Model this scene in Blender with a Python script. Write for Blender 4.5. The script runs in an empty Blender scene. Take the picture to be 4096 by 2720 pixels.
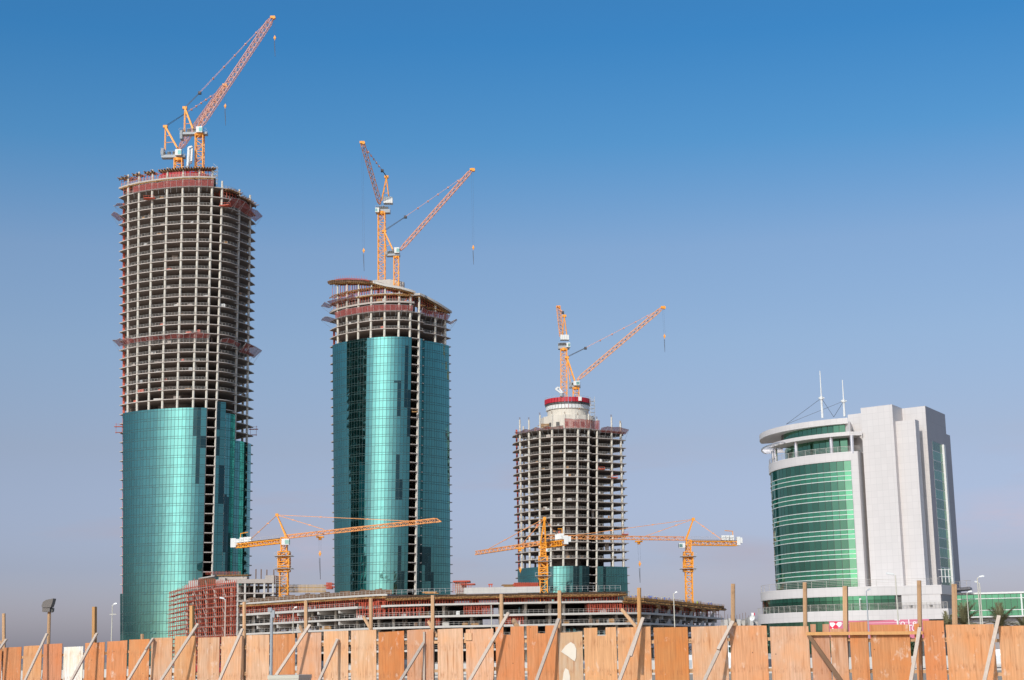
import bpy, bmesh, math, random
from mathutils import Vector, Matrix
random.seed(7)
R = math.radians
COL = bpy.context.scene.collection
scene = bpy.context.scene

# ------------------------------------------------------------------ camera
F = 6400.0; TH = math.atan(1260 / F); RO = 0.018; CAMZ = 1.7
Fv = Vector((0, math.cos(TH), math.sin(TH)))
U0 = Vector((0, -math.sin(TH), math.cos(TH))); R0 = Vector((1, 0, 0))
Uv = U0 * math.cos(RO) + R0 * math.sin(RO)
Rv = R0 * math.cos(RO) - U0 * math.sin(RO)
CAM = Vector((0, 0, CAMZ))
cd = bpy.data.cameras.new('camera'); cam = bpy.data.objects.new('camera', cd); COL.objects.link(cam)
cd.sensor_width = 36; cd.lens = F / 4096 * 36; cd.clip_end = 30000; cd.clip_start = 0.5
m = Matrix((Rv, Uv, -Fv)).transposed().to_4x4(); m.translation = CAM
cam.matrix_world = m
scene.camera = cam

def ray(px, py):
    return Fv * F + Rv * (px - 2048) - Uv * (py - 1360)
def W(px, py, Y):
    d = ray(px, py); return CAM + d * (Y / d.y)
def Wz(px, py, z):
    d = ray(px, py); return CAM + d * ((z - CAMZ) / d.z)
def proj(p):
    v = Vector(p) - CAM; k = F / v.dot(Fv)
    return 2048 + v.dot(Rv) * k, 1360 - v.dot(Uv) * k
def XatZ(px, Y, z):
    zz = z - CAMZ
    vF = Y * math.cos(TH) + zz * math.sin(TH)
    return ((px - 2048) / F * vF + math.sin(RO) * (zz * math.cos(TH) - Y * math.sin(TH))) / math.cos(RO)
def along(P, d, px):
    """P + t*d whose picture column is px"""
    P = Vector(P); d = Vector(d)
    lo, hi = -80.0, 80.0
    g = lambda t: proj(P + d * t)[0] - px
    a = g(lo)
    for _ in range(60):
        mid = (lo + hi) / 2; b = g(mid)
        if (a < 0) == (b < 0): lo = mid
        else: hi = mid
    return P + d * ((lo + hi) / 2)
def zat(px, py, P):
    """height at which a vertical through P shows at row py"""
    return W(px, py, P[1]).z

# ------------------------------------------------------------------ things
def prop(o, label=None, cat=None, group=None, kind=None):
    if label: o['label'] = label
    if cat: o['category'] = cat
    if group: o['group'] = group
    if kind: o['kind'] = kind
    return o
def thing(name, loc, label, cat, group=None):
    o = bpy.data.objects.new(name, None); COL.objects.link(o)
    o.empty_display_size = 1; o.location = Vector(loc)
    return prop(o, label, cat, group)
def worldpos(o):
    p = Vector((0, 0, 0))
    while o: p += Vector(o.location); o = o.parent
    return p
def copy_tree(o, parent=None):
    c = o.copy(); COL.objects.link(c)
    if parent is not None: c.parent = parent
    for ch in list(o.children): copy_tree(ch, c)
    return c

class MB:
    def __init__(s): s.v = []; s.f = []; s.uv = []; s.mi = []
    def face(s, pts, uv=None, mi=0):
        n = len(s.v); s.v += [tuple(p) for p in pts]
        s.f.append(tuple(range(n, n + len(pts)))); s.mi.append(mi)
        if uv is None:
            a = Vector(pts[0]); nn = Vector((0, 0, 0))
            for i in range(1, len(pts) - 1):
                nn += (Vector(pts[i]) - a).cross(Vector(pts[i + 1]) - a)
            if nn.length > 1e-12: nn.normalize()
            if abs(nn.z) > 0.8: uv = [(p[0], p[1]) for p in pts]
            else:
                t = Vector((-nn.y, nn.x, 0))
                if t.length < 1e-6: t = Vector((1, 0, 0))
                t.normalize(); uv = [(t.x * p[0] + t.y * p[1], p[2]) for p in pts]
        s.uv.append(uv)
    def hexa(s, b, t, mi=0):
        """b,t: 4 bottom and 4 top corners, same order (counter-clockwise from above)"""
        s.face(b[::-1], mi=mi); s.face(t, mi=mi)
        for i in range(4):
            j = (i + 1) % 4; s.face([b[i], b[j], t[j], t[i]], mi=mi)
    def box(s, c, sz, rz=0.0, mi=0):
        cx, cy, cz = c; hx, hy, hz = sz[0] / 2, sz[1] / 2, sz[2] / 2
        cr, sr = math.cos(rz), math.sin(rz)
        q = [(cx + x * cr - y * sr, cy + x * sr + y * cr) for x, y in ((-hx, -hy), (hx, -hy), (hx, hy), (-hx, hy))]
        s.hexa([(x, y, cz - hz) for x, y in q], [(x, y, cz + hz) for x, y in q], mi)
    def bar(s, p, q, w, h=None, up=(0, 0, 1), mi=0, w2=None):
        p = Vector(p); q = Vector(q); d = q - p
        if d.length < 1e-6: return
        d.normalize(); h = h or w; up = Vector(up)
        a = d.cross(up)
        if a.length < 1e-3: a = d.cross(Vector((0, 1, 0)))
        a.normalize(); b = a.cross(d)
        k = (w2 / w) if w2 else 1
        B = [p + a * (x * w / 2) + b * (y * h / 2) for x, y in ((-1, -1), (1, -1), (1, 1), (-1, 1))]
        T = [q + a * (x * w / 2 * k) + b * (y * h / 2 * k) for x, y in ((-1, -1), (1, -1), (1, 1), (-1, 1))]
        s.hexa(B, T, mi)
    def tube(s, p, q, r, n=8, r2=None, mi=0):
        p = Vector(p); q = Vector(q); d = (q - p).normalized(); r2 = r if r2 is None else r2
        a = d.cross(Vector((0, 0, 1)))
        if a.length < 1e-3: a = Vector((1, 0, 0))
        a.normalize(); b = d.cross(a)
        A = [p + (a * math.cos(i * 2 * math.pi / n) + b * math.sin(i * 2 * math.pi / n)) * r for i in range(n)]
        B = [q + (a * math.cos(i * 2 * math.pi / n) + b * math.sin(i * 2 * math.pi / n)) * r2 for i in range(n)]
        s.face(A[::-1], mi=mi); s.face(B, mi=mi)
        for i in range(n):
            j = (i + 1) % n; s.face([A[i], A[j], B[j], B[i]], mi=mi)
    def prism(s, poly, z0, z1, mi=0):
        """poly counter-clockwise; z0,z1 floats or lists"""
        n = len(poly)
        a0 = z0 if isinstance(z0, (list, tuple)) else [z0] * n
        a1 = z1 if isinstance(z1, (list, tuple)) else [z1] * n
        b = [(poly[i][0], poly[i][1], a0[i]) for i in range(n)]; t = [(poly[i][0], poly[i][1], a1[i]) for i in range(n)]
        s.face(b[::-1], mi=mi); s.face(t, mi=mi)
        L = 0
        for i in range(n):
            j = (i + 1) % n; l = math.dist(poly[i][:2], poly[j][:2])
            s.face([b[i], b[j], t[j], t[i]], uv=[(L, a0[i]), (L + l, a0[j]), (L + l, a1[j]), (L, a1[i])], mi=mi); L += l
    def build(s, name, mats, parent=None, smooth=False, loc=None, soffit=False):
        if not s.f: return None
        me = bpy.data.meshes.new(name)
        off = worldpos(parent) if parent else Vector(loc) if loc is not None else Vector((0, 0, 0))
        me.from_pydata([(x - off.x, y - off.y, z - off.z) for x, y, z in s.v], [], s.f)
        ul = me.uv_layers.new(name='uv').data
        k = 0
        for u in s.uv:
            for c in u: ul[k].uv = c; k += 1
        if not isinstance(mats, (list, tuple)): mats = [mats]
        for mt in mats: me.materials.append(mt)
        if len(mats) > 1: me.polygons.foreach_set('material_index', s.mi)
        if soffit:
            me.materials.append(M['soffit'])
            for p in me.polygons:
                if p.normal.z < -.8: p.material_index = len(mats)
        if smooth: me.shade_smooth()
        o = bpy.data.objects.new(name, me); COL.objects.link(o)
        if parent: o.parent = parent
        elif loc is not None: o.location = off
        return o

def lattice(mb, p, q, w, h, n, c=0.28, b=0.13, w2=None, h2=None, up=(0, 0, 1)):
    p = Vector(p); q = Vector(q); d = (q - p).normalized(); up = Vector(up)
    a = d.cross(up)
    if a.length < 1e-3: a = Vector((1, 0, 0)) if abs(d.z) > .9 else a
    a.normalize(); t = a.cross(d).normalized()
    w2 = w if w2 is None else w2; h2 = h if h2 is None else h2
    sg = ((-1, -1), (1, -1), (1, 1), (-1, 1))
    def pt(i, k):
        f = i / n; o = p.lerp(q, f); ww = (w + (w2 - w) * f) / 2; hh = (h + (h2 - h) * f) / 2
        return o + a * (sg[k][0] * ww) + t * (sg[k][1] * hh)
    for k in range(4): mb.bar(pt(0, k), pt(n, k), c)
    for i in range(n + 1):
        for k in range(4):
            l = (k + 1) % 4
            if i % 2 == 0 or b > .15: mb.bar(pt(i, k), pt(i, l), b)
            if i < n:
                if (i + k) % 2 == 0: mb.bar(pt(i, k), pt(i + 1, l), b)
                else: mb.bar(pt(i, l), pt(i + 1, k), b)

# ------------------------------------------------------------------ materials
def nodes(name):
    mt = bpy.data.materials.new(name); mt.use_nodes = True
    nt = mt.node_tree; bs = nt.nodes['Principled BSDF']; return mt, nt, bs
def N(nt, t, **k):
    n = nt.nodes.new(t)
    for a, v in k.items():
        if a in n.inputs: n.inputs[a].default_value = v
        else: setattr(n, a, v)
    return n
def mixc(nt, fac, a, b, mode='MIX'):
    n = nt.nodes.new('ShaderNodeMix'); n.data_type = 'RGBA'; n.blend_type = mode
    for s, v in ((n.inputs[0], fac), (n.inputs[6], a), (n.inputs[7], b)):
        if hasattr(v, 'is_output') or isinstance(v, bpy.types.NodeSocket): nt.links.new(v, s)
        elif isinstance(v, (int, float)): s.default_value = v
        else: s.default_value = (*v[:3], 1)
    return n.outputs[2]
def mathn(nt, op, a, b=0.0, clamp=False):
    n = nt.nodes.new('ShaderNodeMath'); n.operation = op; n.use_clamp = clamp
    for s, v in ((n.inputs[0], a), (n.inputs[1], b)):
        if isinstance(v, (int, float)): s.default_value = v
        else: nt.links.new(v, s)
    return n.outputs[0]
def ramp(nt, src, lo, hi, a=0.0, b=1.0):
    n = nt.nodes.new('ShaderNodeMapRange'); n.clamp = True
    nt.links.new(src, n.inputs[0]); n.inputs[1].default_value = lo; n.inputs[2].default_value = hi
    n.inputs[3].default_value = a; n.inputs[4].default_value = b
    return n.outputs[0]
def noise(nt, vec, scale, detail=4, rough=.6):
    n = nt.nodes.new('ShaderNodeTexNoise'); n.inputs['Scale'].default_value = scale
    n.inputs['Detail'].default_value = detail; n.inputs['Roughness'].default_value = rough
    if vec is not None: nt.links.new(vec, n.inputs['Vector'])
    return n.outputs['Fac']
def coords(nt, kind='Object', scale=(1, 1, 1)):
    t = nt.nodes.new('ShaderNodeTexCoord'); mp = nt.nodes.new('ShaderNodeMapping')
    mp.inputs['Scale'].default_value = scale
    nt.links.new(t.outputs[kind], mp.inputs[0]); return mp.outputs[0]

def simple(name, c, rough=.7, var=.12, scale=.5, metal=0.0, island=0.0, obj=0.0):
    mt, nt, bs = nodes(name)
    f = noise(nt, coords(nt), scale)
    col = mixc(nt, f, [x * (1 - var) for x in c], [min(1, x * (1 + var)) for x in c])
    if island or obj:
        g = nt.nodes.new('ShaderNodeNewGeometry' if island else 'ShaderNodeObjectInfo')
        r = g.outputs['Random Per Island' if island else 'Random']
        k = island or obj
        col = mixc(nt, 1.0, col, mixc(nt, r, (1 - k,) * 3, (1, 1, 1)), 'MULTIPLY')
    nt.links.new(col, bs.inputs['Base Color'])
    bs.inputs['Roughness'].default_value = rough; bs.inputs['Metallic'].default_value = metal
    return mt

def concrete(name, c, stain=.25):
    mt, nt, bs = nodes(name)
    v = coords(nt)
    f = noise(nt, v, .25, 6); g = noise(nt, coords(nt, 'Object', (1.2, 1.2, .12)), .9, 5)
    col = mixc(nt, f, [x * .82 for x in c], [min(1, x * 1.12) for x in c])
    col = mixc(nt, ramp(nt, g, .55, .8, 0, stain), col, (c[0] * .55, c[1] * .48, c[2] * .42))
    nt.links.new(col, bs.inputs['Base Color']); bs.inputs['Roughness'].default_value = .9
    return mt

def panelled(name, c, bw, bh, rough=.45, line=.72, mort=.035, metal=0.0):
    mt, nt, bs = nodes(name)
    uv = coords(nt, 'UV')
    b = nt.nodes.new('ShaderNodeTexBrick'); b.offset = 0; b.squash = 1
    nt.links.new(uv, b.inputs['Vector'])
    b.inputs['Scale'].default_value = 1; b.inputs['Brick Width'].default_value = bw; b.inputs['Row Height'].default_value = bh
    b.inputs['Mortar Size'].default_value = mort; b.inputs['Mortar Smooth'].default_value = .1
    b.inputs['Color1'].default_value = (*c, 1); b.inputs['Color2'].default_value = (*[x * .955 for x in c], 1)
    b.inputs['Mortar'].default_value = (*[x * line for x in c], 1)
    f = noise(nt, coords(nt, 'Object', (1, 1, .25)), .3, 4)
    col = mixc(nt, 1.0, b.outputs['Color'], mixc(nt, f, (.92,) * 3, (1.04,) * 3), 'MULTIPLY')
    nt.links.new(col, bs.inputs['Base Color']); bs.inputs['Roughness'].default_value = rough
    bs.inputs['Metallic'].default_value = metal
    return mt

def glassy(name, c, dark, rough=.04, isl=.16, wave=.012, coat=.06):
    """coated facade glass: tinted mirror over a dark body"""
    mt, nt, bs = nodes(name)
    g = nt.nodes.new('ShaderNodeNewGeometry'); r = g.outputs['Random Per Island']
    tint = mixc(nt, r, [x * (1 - isl) for x in c], [min(1, x * (1 + isl * .3)) for x in c])
    nt.links.new(tint, bs.inputs['Base Color'])
    bs.inputs['Metallic'].default_value = 1; bs.inputs['Roughness'].default_value = rough
    gl = N(nt, 'ShaderNodeBsdfGlossy'); gl.inputs['Color'].default_value = (1, 1, 1, 1); gl.inputs['Roughness'].default_value = rough
    m0 = nt.nodes.new('ShaderNodeMixShader'); m0.inputs[0].default_value = coat
    nt.links.new(bs.outputs[0], m0.inputs[1]); nt.links.new(gl.outputs[0], m0.inputs[2])
    d = N(nt, 'ShaderNodeBsdfDiffuse'); d.inputs['Color'].default_value = (*dark, 1)
    ms = nt.nodes.new('ShaderNodeMixShader'); ms.inputs[0].default_value = .86
    out = nt.nodes['Material Output']
    nt.links.new(d.outputs[0], ms.inputs[1]); nt.links.new(m0.outputs[0], ms.inputs[2]); nt.links.new(ms.outputs[0], out.inputs[0])
    bm = nt.nodes.new('ShaderNodeBump'); bm.inputs['Strength'].default_value = 1; bm.inputs['Distance'].default_value = wave
    nt.links.new(noise(nt, coords(nt), .35, 1), bm.inputs['Height']); nt.links.new(bm.outputs[0], bs.inputs['Normal']); nt.links.new(bm.outputs[0], gl.inputs['Normal'])
    return mt

def netting(name, c, alpha):
    mt, nt, bs = nodes(name)
    f = noise(nt, coords(nt), .6, 5)
    nt.links.new(mixc(nt, f, [x * .7 for x in c], [x * 1.25 for x in c]), bs.inputs['Base Color'])
    bs.inputs['Roughness'].default_value = .9
    nt.links.new(ramp(nt, noise(nt, coords(nt), 1.4, 3), .3, .7, alpha - .15, alpha + .12), bs.inputs['Alpha'])
    return mt

def plywood(name):
    mt, nt, bs = nodes(name)
    oi = nt.nodes.new('ShaderNodeObjectInfo')
    t = nt.nodes.new('ShaderNodeTexCoord')
    off = nt.nodes.new('ShaderNodeVectorMath'); off.operation = 'ADD'
    cmb = nt.nodes.new('ShaderNodeCombineXYZ')
    for k in range(3): nt.links.new(mathn(nt, 'MULTIPLY', oi.outputs['Random'], 37.0 + 11 * k), cmb.inputs[k])
    nt.links.new(t.outputs['Object'], off.inputs[0]); nt.links.new(cmb.outputs[0], off.inputs[1])
    def mp(s):
        q = nt.nodes.new('ShaderNodeMapping'); q.inputs['Scale'].default_value = s
        nt.links.new(off.outputs[0], q.inputs[0]); return q.outputs[0]
    base = oi.outputs['Color']
    grain = noise(nt, mp((16, 16, .7)), 1.5, 5, .65)
    broad = noise(nt, mp((1.3, 1.3, .8)), 1.2, 4, .6)
    col = mixc(nt, 1.0, base, mixc(nt, ramp(nt, grain, .32, .68), (.76, .70, .64), (1.07, 1.08, 1.09)), 'MULTIPLY')
    col = mixc(nt, ramp(nt, broad, .42, .68, 0, .8), col, mixc(nt, 1, base, (1.03, .80, .56), 'MULTIPLY'))
    pale = noise(nt, mp((2.6, 2.6, 1.6)), 1.3, 5, .65)
    col = mixc(nt, ramp(nt, pale, .60, .70, 0, .65), col, (.74, .56, .44))
    streak = noise(nt, mp((8, 8, .5)), 1.6, 3, .5)
    col = mixc(nt, ramp(nt, streak, .56, .76, 0, .75), col, (.40, .15, .05))
    sz = nt.nodes.new('ShaderNodeSeparateXYZ'); nt.links.new(t.outputs['Object'], sz.inputs[0])
    nl = noise(nt, mp((5, 5, .9)), 3.5, 3, .7)
    for zc_, wd_, st_ in ((1.95, .16, .85), (1.08, .13, .95), (.99, .05, .6)):      # rust and nail bleeding where the rails are behind
        bnd = ramp(nt, mathn(nt, 'ABSOLUTE', mathn(nt, 'SUBTRACT', sz.outputs[2], zc_)), 0, wd_, 1, 0)
        col = mixc(nt, mathn(nt, 'MULTIPLY', bnd, ramp(nt, nl, .5, .72, 0, st_)), col, (.36, .13, .05))
    # nail holes
    vo = nt.nodes.new('ShaderNodeTexVoronoi'); vo.inputs['Scale'].default_value = 2.6
    nt.links.new(mp((1, 1, 1)), vo.inputs['Vector'])
    col = mixc(nt, ramp(nt, vo.outputs['Distance'], .035, .06, .85, 0), col, (.10, .04, .02))
    nt.links.new(col, bs.inputs['Base Color']); bs.inputs['Roughness'].default_value = .85
    bm = nt.nodes.new('ShaderNodeBump'); bm.inputs['Strength'].default_value = .4; bm.inputs['Distance'].default_value = .01
    nt.links.new(grain, bm.inputs['Height']); nt.links.new(bm.outputs[0], bs.inputs['Normal'])
    return mt

def timber(name, c):
    mt, nt, bs = nodes(name)
    oi = nt.nodes.new('ShaderNodeObjectInfo')
    f = noise(nt, coords(nt, 'Object', (14, 14, 1.2)), 1.4, 5)
    k = noise(nt, coords(nt), 2.5, 3)
    col = mixc(nt, f, [x * .72 for x in c], [min(1, x * 1.15) for x in c])
    col = mixc(nt, ramp(nt, k, .62, .74, 0, .6), col, [x * .5 for x in c])
    col = mixc(nt, 1.0, col, mixc(nt, oi.outputs['Random'], (.8, .78, .76), (1.08, 1.04, 1)), 'MULTIPLY')
    nt.links.new(col, bs.inputs['Base Color']); bs.inputs['Roughness'].default_value = .85
    return mt

M = {}
M['slab'] = concrete('concrete_slab', (.50, .43, .38), .4)
M['column'] = concrete('concrete_column', (.68, .62, .53), .5)
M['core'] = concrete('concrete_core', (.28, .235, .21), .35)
M['soffit'] = concrete('shade_toned_soffit', (.25, .20, .175), .3)  # darker than the slab edges: shade under the floors put into the colour
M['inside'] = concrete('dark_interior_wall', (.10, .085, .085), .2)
M['pale'] = concrete('pale_concrete', (.56, .52, .475), .3)
M['teal'] = glassy('teal_glass', (.05, .33, .31), (.006, .05, .05), isl=.13, wave=.004, coat=.10)
M['mullion'] = simple('grey_mullion', (.05, .09, .09), .6)
M['green_dark'] = glassy('dark_green_glass', (.12, .34, .21), (.01, .07, .05), isl=.2, coat=.04)
M['green_light'] = glassy('light_green_glass', (.14, .47, .27), (.02, .22, .12), isl=.12, coat=.02)
M['teal_reflection'] = glassy('dark_reflection_teal', (.02, .085, .095), (.004, .02, .022), isl=.25, wave=.004, coat=.03)  # tint that imitates dark reflections in the teal facade
M['green_deep'] = glassy('deep_green_glass', (.045, .165, .105), (.01, .07, .05), isl=.2, coat=.015)
M['green_mid'] = glassy('mid_green_glass', (.06, .235, .15), (.01, .10, .07), isl=.15, coat=.02)
M['net'] = netting('maroon_netting', (.36, .09, .08), .74)
M['redform'] = simple('red_formwork', (.50, .02, .035), .55, .25, .6)
M['prop'] = simple('red_oxide_steel', (.55, .085, .04), .6, .3, 1.0)
M['scaf'] = simple('rusty_scaffold_paint', (.44, .075, .035), .6, .35, .8)
M['galv'] = simple('galvanised_steel', (.42, .41, .40), .5, .2)
M['rail'] = simple('weathered_rail', (.46, .42, .38), .6)
M['ochre'] = simple('formwork_timber', (.50, .26, .09), .8, .3, 1.2, island=.55)
M['brown'] = simple('dark_timber', (.20, .11, .06), .85, .35, .8, island=.4)
M['orange'] = simple('crane_orange_paint', (.90, .34, .02), .45, .12, .6)
M['orange2'] = simple('crane_faded_paint', (.86, .36, .12), .5, .15, .6)
M['jib'] = simple('crane_jib_faded_pink_orange', (.74, .33, .20), .55, .15, .4)
M['rope'] = simple('steel_rope', (.06, .06, .07), .6)
M['offwhite'] = simple('offwhite_paint', (.72, .71, .68), .45, .08)
M['cream'] = simple('cream_paint', (.58, .54, .45), .45, .05, 1)
M['greysteel'] = simple('grey_painted_steel', (.36, .38, .40), .45, .1)
M['darksteel'] = simple('dark_steel', (.09, .085, .08), .5, .2)
M['window'] = glassy('cab_window', (.15, .32, .28), (.01, .04, .04))
M['white'] = panelled('white_aluminium_panel', (.65, .605, .585), 1.3, 1.34, line=.84, mort=.03)
M['greyp'] = panelled('grey_and_shaded_panel', (.33, .305, .315), 1.1, 4.0)  # grey panel; on the white tower's right sides it carries their shade
M['ply'] = plywood('plywood')
M['post'] = timber('sawn_timber', (.66, .40, .22))
M['brace'] = timber('bleached_timber', (.60, .50, .42))
M['beam'] = timber('fresh_timber', (.68, .36, .14))
M['sand'] = None
M['steelcol'] = simple('brushed_cladding', (.62, .61, .63), .25, .05, 1, metal=.7)
M['blue'] = simple('blue_coverall', (.09, .24, .72), .8)
M['yellowt'] = simple('yellow_timber', (.66, .44, .20), .8, .2, 1.2, island=.35)
M['pinkban'] = simple('pink_banner_vinyl', (.62, .16, .24), .6, .05)
M['redban'] = simple('red_banner_vinyl', (.75, .02, .06), .6, .05)
M['whiteban'] = simple('white_banner_vinyl', (.85, .82, .82), .6, .03)

# ------------------------------------------------------------------ world and sun
SUN_EL, SUN_A = R(33), R(27)      # SUN_A: left of straight behind the camera
sdir = Vector((-math.sin(SUN_A) * math.cos(SUN_EL), -math.cos(SUN_A) * math.cos(SUN_EL), math.sin(SUN_EL)))
sl = bpy.data.lights.new('sun', 'SUN'); so = bpy.data.objects.new('sun', sl); COL.objects.link(so)
sl.energy = 3.0; sl.angle = R(.53); sl.color = (1, .93, .84)
so.rotation_euler = sdir.to_track_quat('Z', 'Y').to_euler(); so.location = (0, 0, 300)
wd = bpy.data.worlds.new('World'); scene.world = wd; wd.use_nodes = True
nt = wd.node_tree; bg = nt.nodes['Background']
sk = nt.nodes.new('ShaderNodeTexSky'); sk.sky_type = 'NISHITA'; sk.sun_disc = False
sk.sun_elevation = SUN_EL; sk.sun_rotation = math.atan2(sdir.x, sdir.y)
sk.air_density = 1.1; sk.dust_density = 1.6; sk.ozone_density = 2.2; sk.altitude = 0
tc = nt.nodes.new('ShaderNodeTexCoord'); sx = nt.nodes.new('ShaderNodeSeparateXYZ')
nt.links.new(tc.outputs['Generated'], sx.inputs[0])
# grade of the physical sky with height: dusty mauve low down, deep clear blue higher up
el = sx.outputs[2]
lin = lambda c: [((x / 255 + .055) / 1.055) ** 2.4 for x in c]
GR = [(0.0, (178, 178, 186), (150, 152, 134)), (.03, (174, 177, 188), (154, 160, 143)), (.056, (167, 175, 192), (160, 169, 156)), (.127, (161, 178, 204), (148, 172, 184)), (.189, (145, 174, 208), (131, 158, 181)), (.247, (128, 165, 206), (118, 147, 175)),
      (.31, (84, 145, 199), (107, 133, 164)), (.37, (60, 130, 190), (98, 124, 155)), (.60, (62, 116, 172), (90, 115, 145)), (1.0, (72, 112, 160), (90, 115, 145))]
cr = nt.nodes.new('ShaderNodeValToRGB'); E = cr.color_ramp.elements
for i, (p_, t_, n0) in enumerate(GR):
    e_ = E[0] if i == 0 else (E[1] if i == 1 else E.new(p_)); e_.position = p_
    e_.color = (*[x / y / 2 for x, y in zip(lin(t_), lin(n0))], 1)
nt.links.new(el, cr.inputs[0])
vm = nt.nodes.new('ShaderNodeVectorMath'); vm.operation = 'SCALE'; vm.inputs['Scale'].default_value = 2.0; nt.links.new(cr.outputs[0], vm.inputs[0])
vm2 = nt.nodes.new('ShaderNodeVectorMath'); vm2.operation = 'MULTIPLY'; nt.links.new(vm.outputs[0], vm2.inputs[0]); nt.links.new(sk.outputs[0], vm2.inputs[1])
# bright dusty aureole low under the sun (behind the camera)
dt = nt.nodes.new('ShaderNodeVectorMath'); dt.operation = 'DOT_PRODUCT'; nt.links.new(tc.outputs['Generated'], dt.inputs[0])
dt.inputs[1].default_value = Vector((-math.sin(R(20)), -math.cos(R(20)), .22)).normalized()
au = mathn(nt, 'POWER', mathn(nt, 'MAXIMUM', dt.outputs['Value'], 0.0), 14.0)
ad_ = nt.nodes.new('ShaderNodeVectorMath'); ad_.operation = 'SCALE'; ad_.inputs[0].default_value = (23, 21.5, 19); nt.links.new(au, ad_.inputs['Scale'])
ad2 = nt.nodes.new('ShaderNodeVectorMath'); ad2.operation = 'ADD'; nt.links.new(ad_.outputs[0], ad2.inputs[0]); nt.links.new(vm2.outputs[0], ad2.inputs[1])
col = ad2.outputs[0]
cl = nt.nodes.new('ShaderNodeMapping'); cl.inputs['Scale'].default_value = (5, 5, 22); cl.inputs['Location'].default_value = (1.3, .4, .2)
nt.links.new(tc.outputs['Generated'], cl.inputs[0])
cf = noise(nt, cl.outputs[0], 1.1, 5, .55)
cm = mathn(nt, 'MULTIPLY', ramp(nt, cf, .50, .70, 0, .34), mathn(nt, 'MULTIPLY', ramp(nt, el, .02, .06), ramp(nt, el, .10, .14, 1, 0)))
col = mixc(nt, cm, col, (6.0, 4.7, 5.0))
# two faint pinkish cloud banks low in the haze: one at the far right, one between the left towers
cn = noise(nt, cl.outputs[0], 2.3, 6, .6)
for (cx_, cy_, wx_, wz_, am_) in ((4085, 2070, .050, .014, .42), (1240, 2200, .030, .010, .30), (2640, 2330, .05, .008, .15)):
    dv = ray(cx_, cy_).normalized(); sb = nt.nodes.new('ShaderNodeVectorMath'); sb.operation = 'SUBTRACT'; nt.links.new(tc.outputs['Generated'], sb.inputs[0]); sb.inputs[1].default_value = dv
    ml = nt.nodes.new('ShaderNodeVectorMath'); ml.operation = 'MULTIPLY'; nt.links.new(sb.outputs[0], ml.inputs[0]); ml.inputs[1].default_value = (1 / wx_, 1 / wx_, 1 / wz_)
    ln = nt.nodes.new('ShaderNodeVectorMath'); ln.operation = 'LENGTH'; nt.links.new(ml.outputs[0], ln.inputs[0])
    f_ = mathn(nt, 'MULTIPLY', ramp(nt, ln.outputs['Value'], .1, 1.5, am_, 0), ramp(nt, cn, .35, .6))
    col = mixc(nt, f_, col, (8.3, 6.3, 6.9))
nt.links.new(col, bg.inputs['Color']); bg.inputs['Strength'].default_value = .08
scene.view_settings.view_transform = 'Standard'; scene.view_settings.look = 'None'
scene.view_settings.exposure = 0; scene.view_settings.gamma = 1

# ------------------------------------------------------------------ ground
mt, nt, bs = nodes('sandy_ground')
f = noise(nt, coords(nt), .05, 8); g = noise(nt, coords(nt), .9, 6)
c = mixc(nt, f, (.34, .27, .20), (.46, .38, .29)); c = mixc(nt, ramp(nt, g, .5, .75, 0, .4), c, (.26, .21, .16))
nt.links.new(c, bs.inputs['Base Color']); bs.inputs['Roughness'].default_value = .95
g_ = MB(); g_.face([(-9000, -3000, 0), (9000, -3000, 0), (9000, 14000, 0), (-9000, 14000, 0)])
prop(g_.build('ground', mt), kind='structure')
rd = simple('asphalt', (.06, .06, .062), .9, .25, .4)
def strip(z, off0, off1):
    mb = MB(); a = W(0, 2600, 150); b = W(4096, 2600, 118)
    d = Vector((b.x - a.x, b.y - a.y, 0)).normalized(); n = Vector((-d.y, d.x, 0))
    A = Vector((a.x, a.y, z)) - d * 300; B = Vector((b.x, b.y, z)) + d * 300
    mb.face([A + n * off0, B + n * off0, B + n * off1, A + n * off1]); return mb, d, n, A, B
mb, rdir, rnor, rA, rB = strip(.02, 0, 16); prop(mb.build('road', rd), kind='structure')
mb = MB(); 
for k in range(80): 
    p = rA + rdir * (k * 9) + rnor * 7.9 + Vector((0, 0, .006)); mb.face([p, p + rdir * 4, p + rdir * 4 + rnor * .16, p + rnor * .16])
prop(mb.build('lane_marking', simple('road_paint', (.7, .7, .68), .8)), kind='structure')
mb = MB()
for o in (-.35, 16.0):
    A = rA + rnor * o; B = rB + rnor * o
    mb.hexa([Vector((q.x, q.y, 0)) for q in (A, B, B + rnor * .35, A + rnor * .35)], [Vector((q.x, q.y, .15)) for q in (A, B, B + rnor * .35, A + rnor * .35)])
prop(mb.build('kerb', M['pale']), kind='structure')
# ------------------------------------------------------------------ towers
def interp(ch, u):
    if u <= ch[0][0]: return ch[0][1]
    for i in range(len(ch) - 1):
        if u <= ch[i + 1][0]:
            a, b = ch[i], ch[i + 1]; t = (u - a[0]) / max(1e-9, b[0] - a[0]); return a[1] + (b[1] - a[1]) * t
    return ch[-1][1]
def smooth_chain(ch, k=4):
    out = []
    n = len(ch)
    for i in range(n - 1):
        p0 = ch[max(0, i - 1)]; p1 = ch[i]; p2 = ch[i + 1]; p3 = ch[min(n - 1, i + 2)]
        for j in range(k):
            t = j / k
            out.append(tuple(.5 * ((2 * p1[a]) + (-p0[a] + p2[a]) * t + (2 * p0[a] - 5 * p1[a] + 4 * p2[a] - p3[a]) * t * t + (-p0[a] + 3 * p1[a] - 3 * p2[a] + p3[a]) * t ** 3) for a in (0, 1)))
    out.append(ch[-1]); return out
PF1 = [(-25.6, 22), (-24, 17.5), (-21, 12.5), (-17, 8.3), (-12, 4.3), (-6, 1.2), (0, 0), (6, .6), (11, 3), (15.5, 7.6)]
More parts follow.
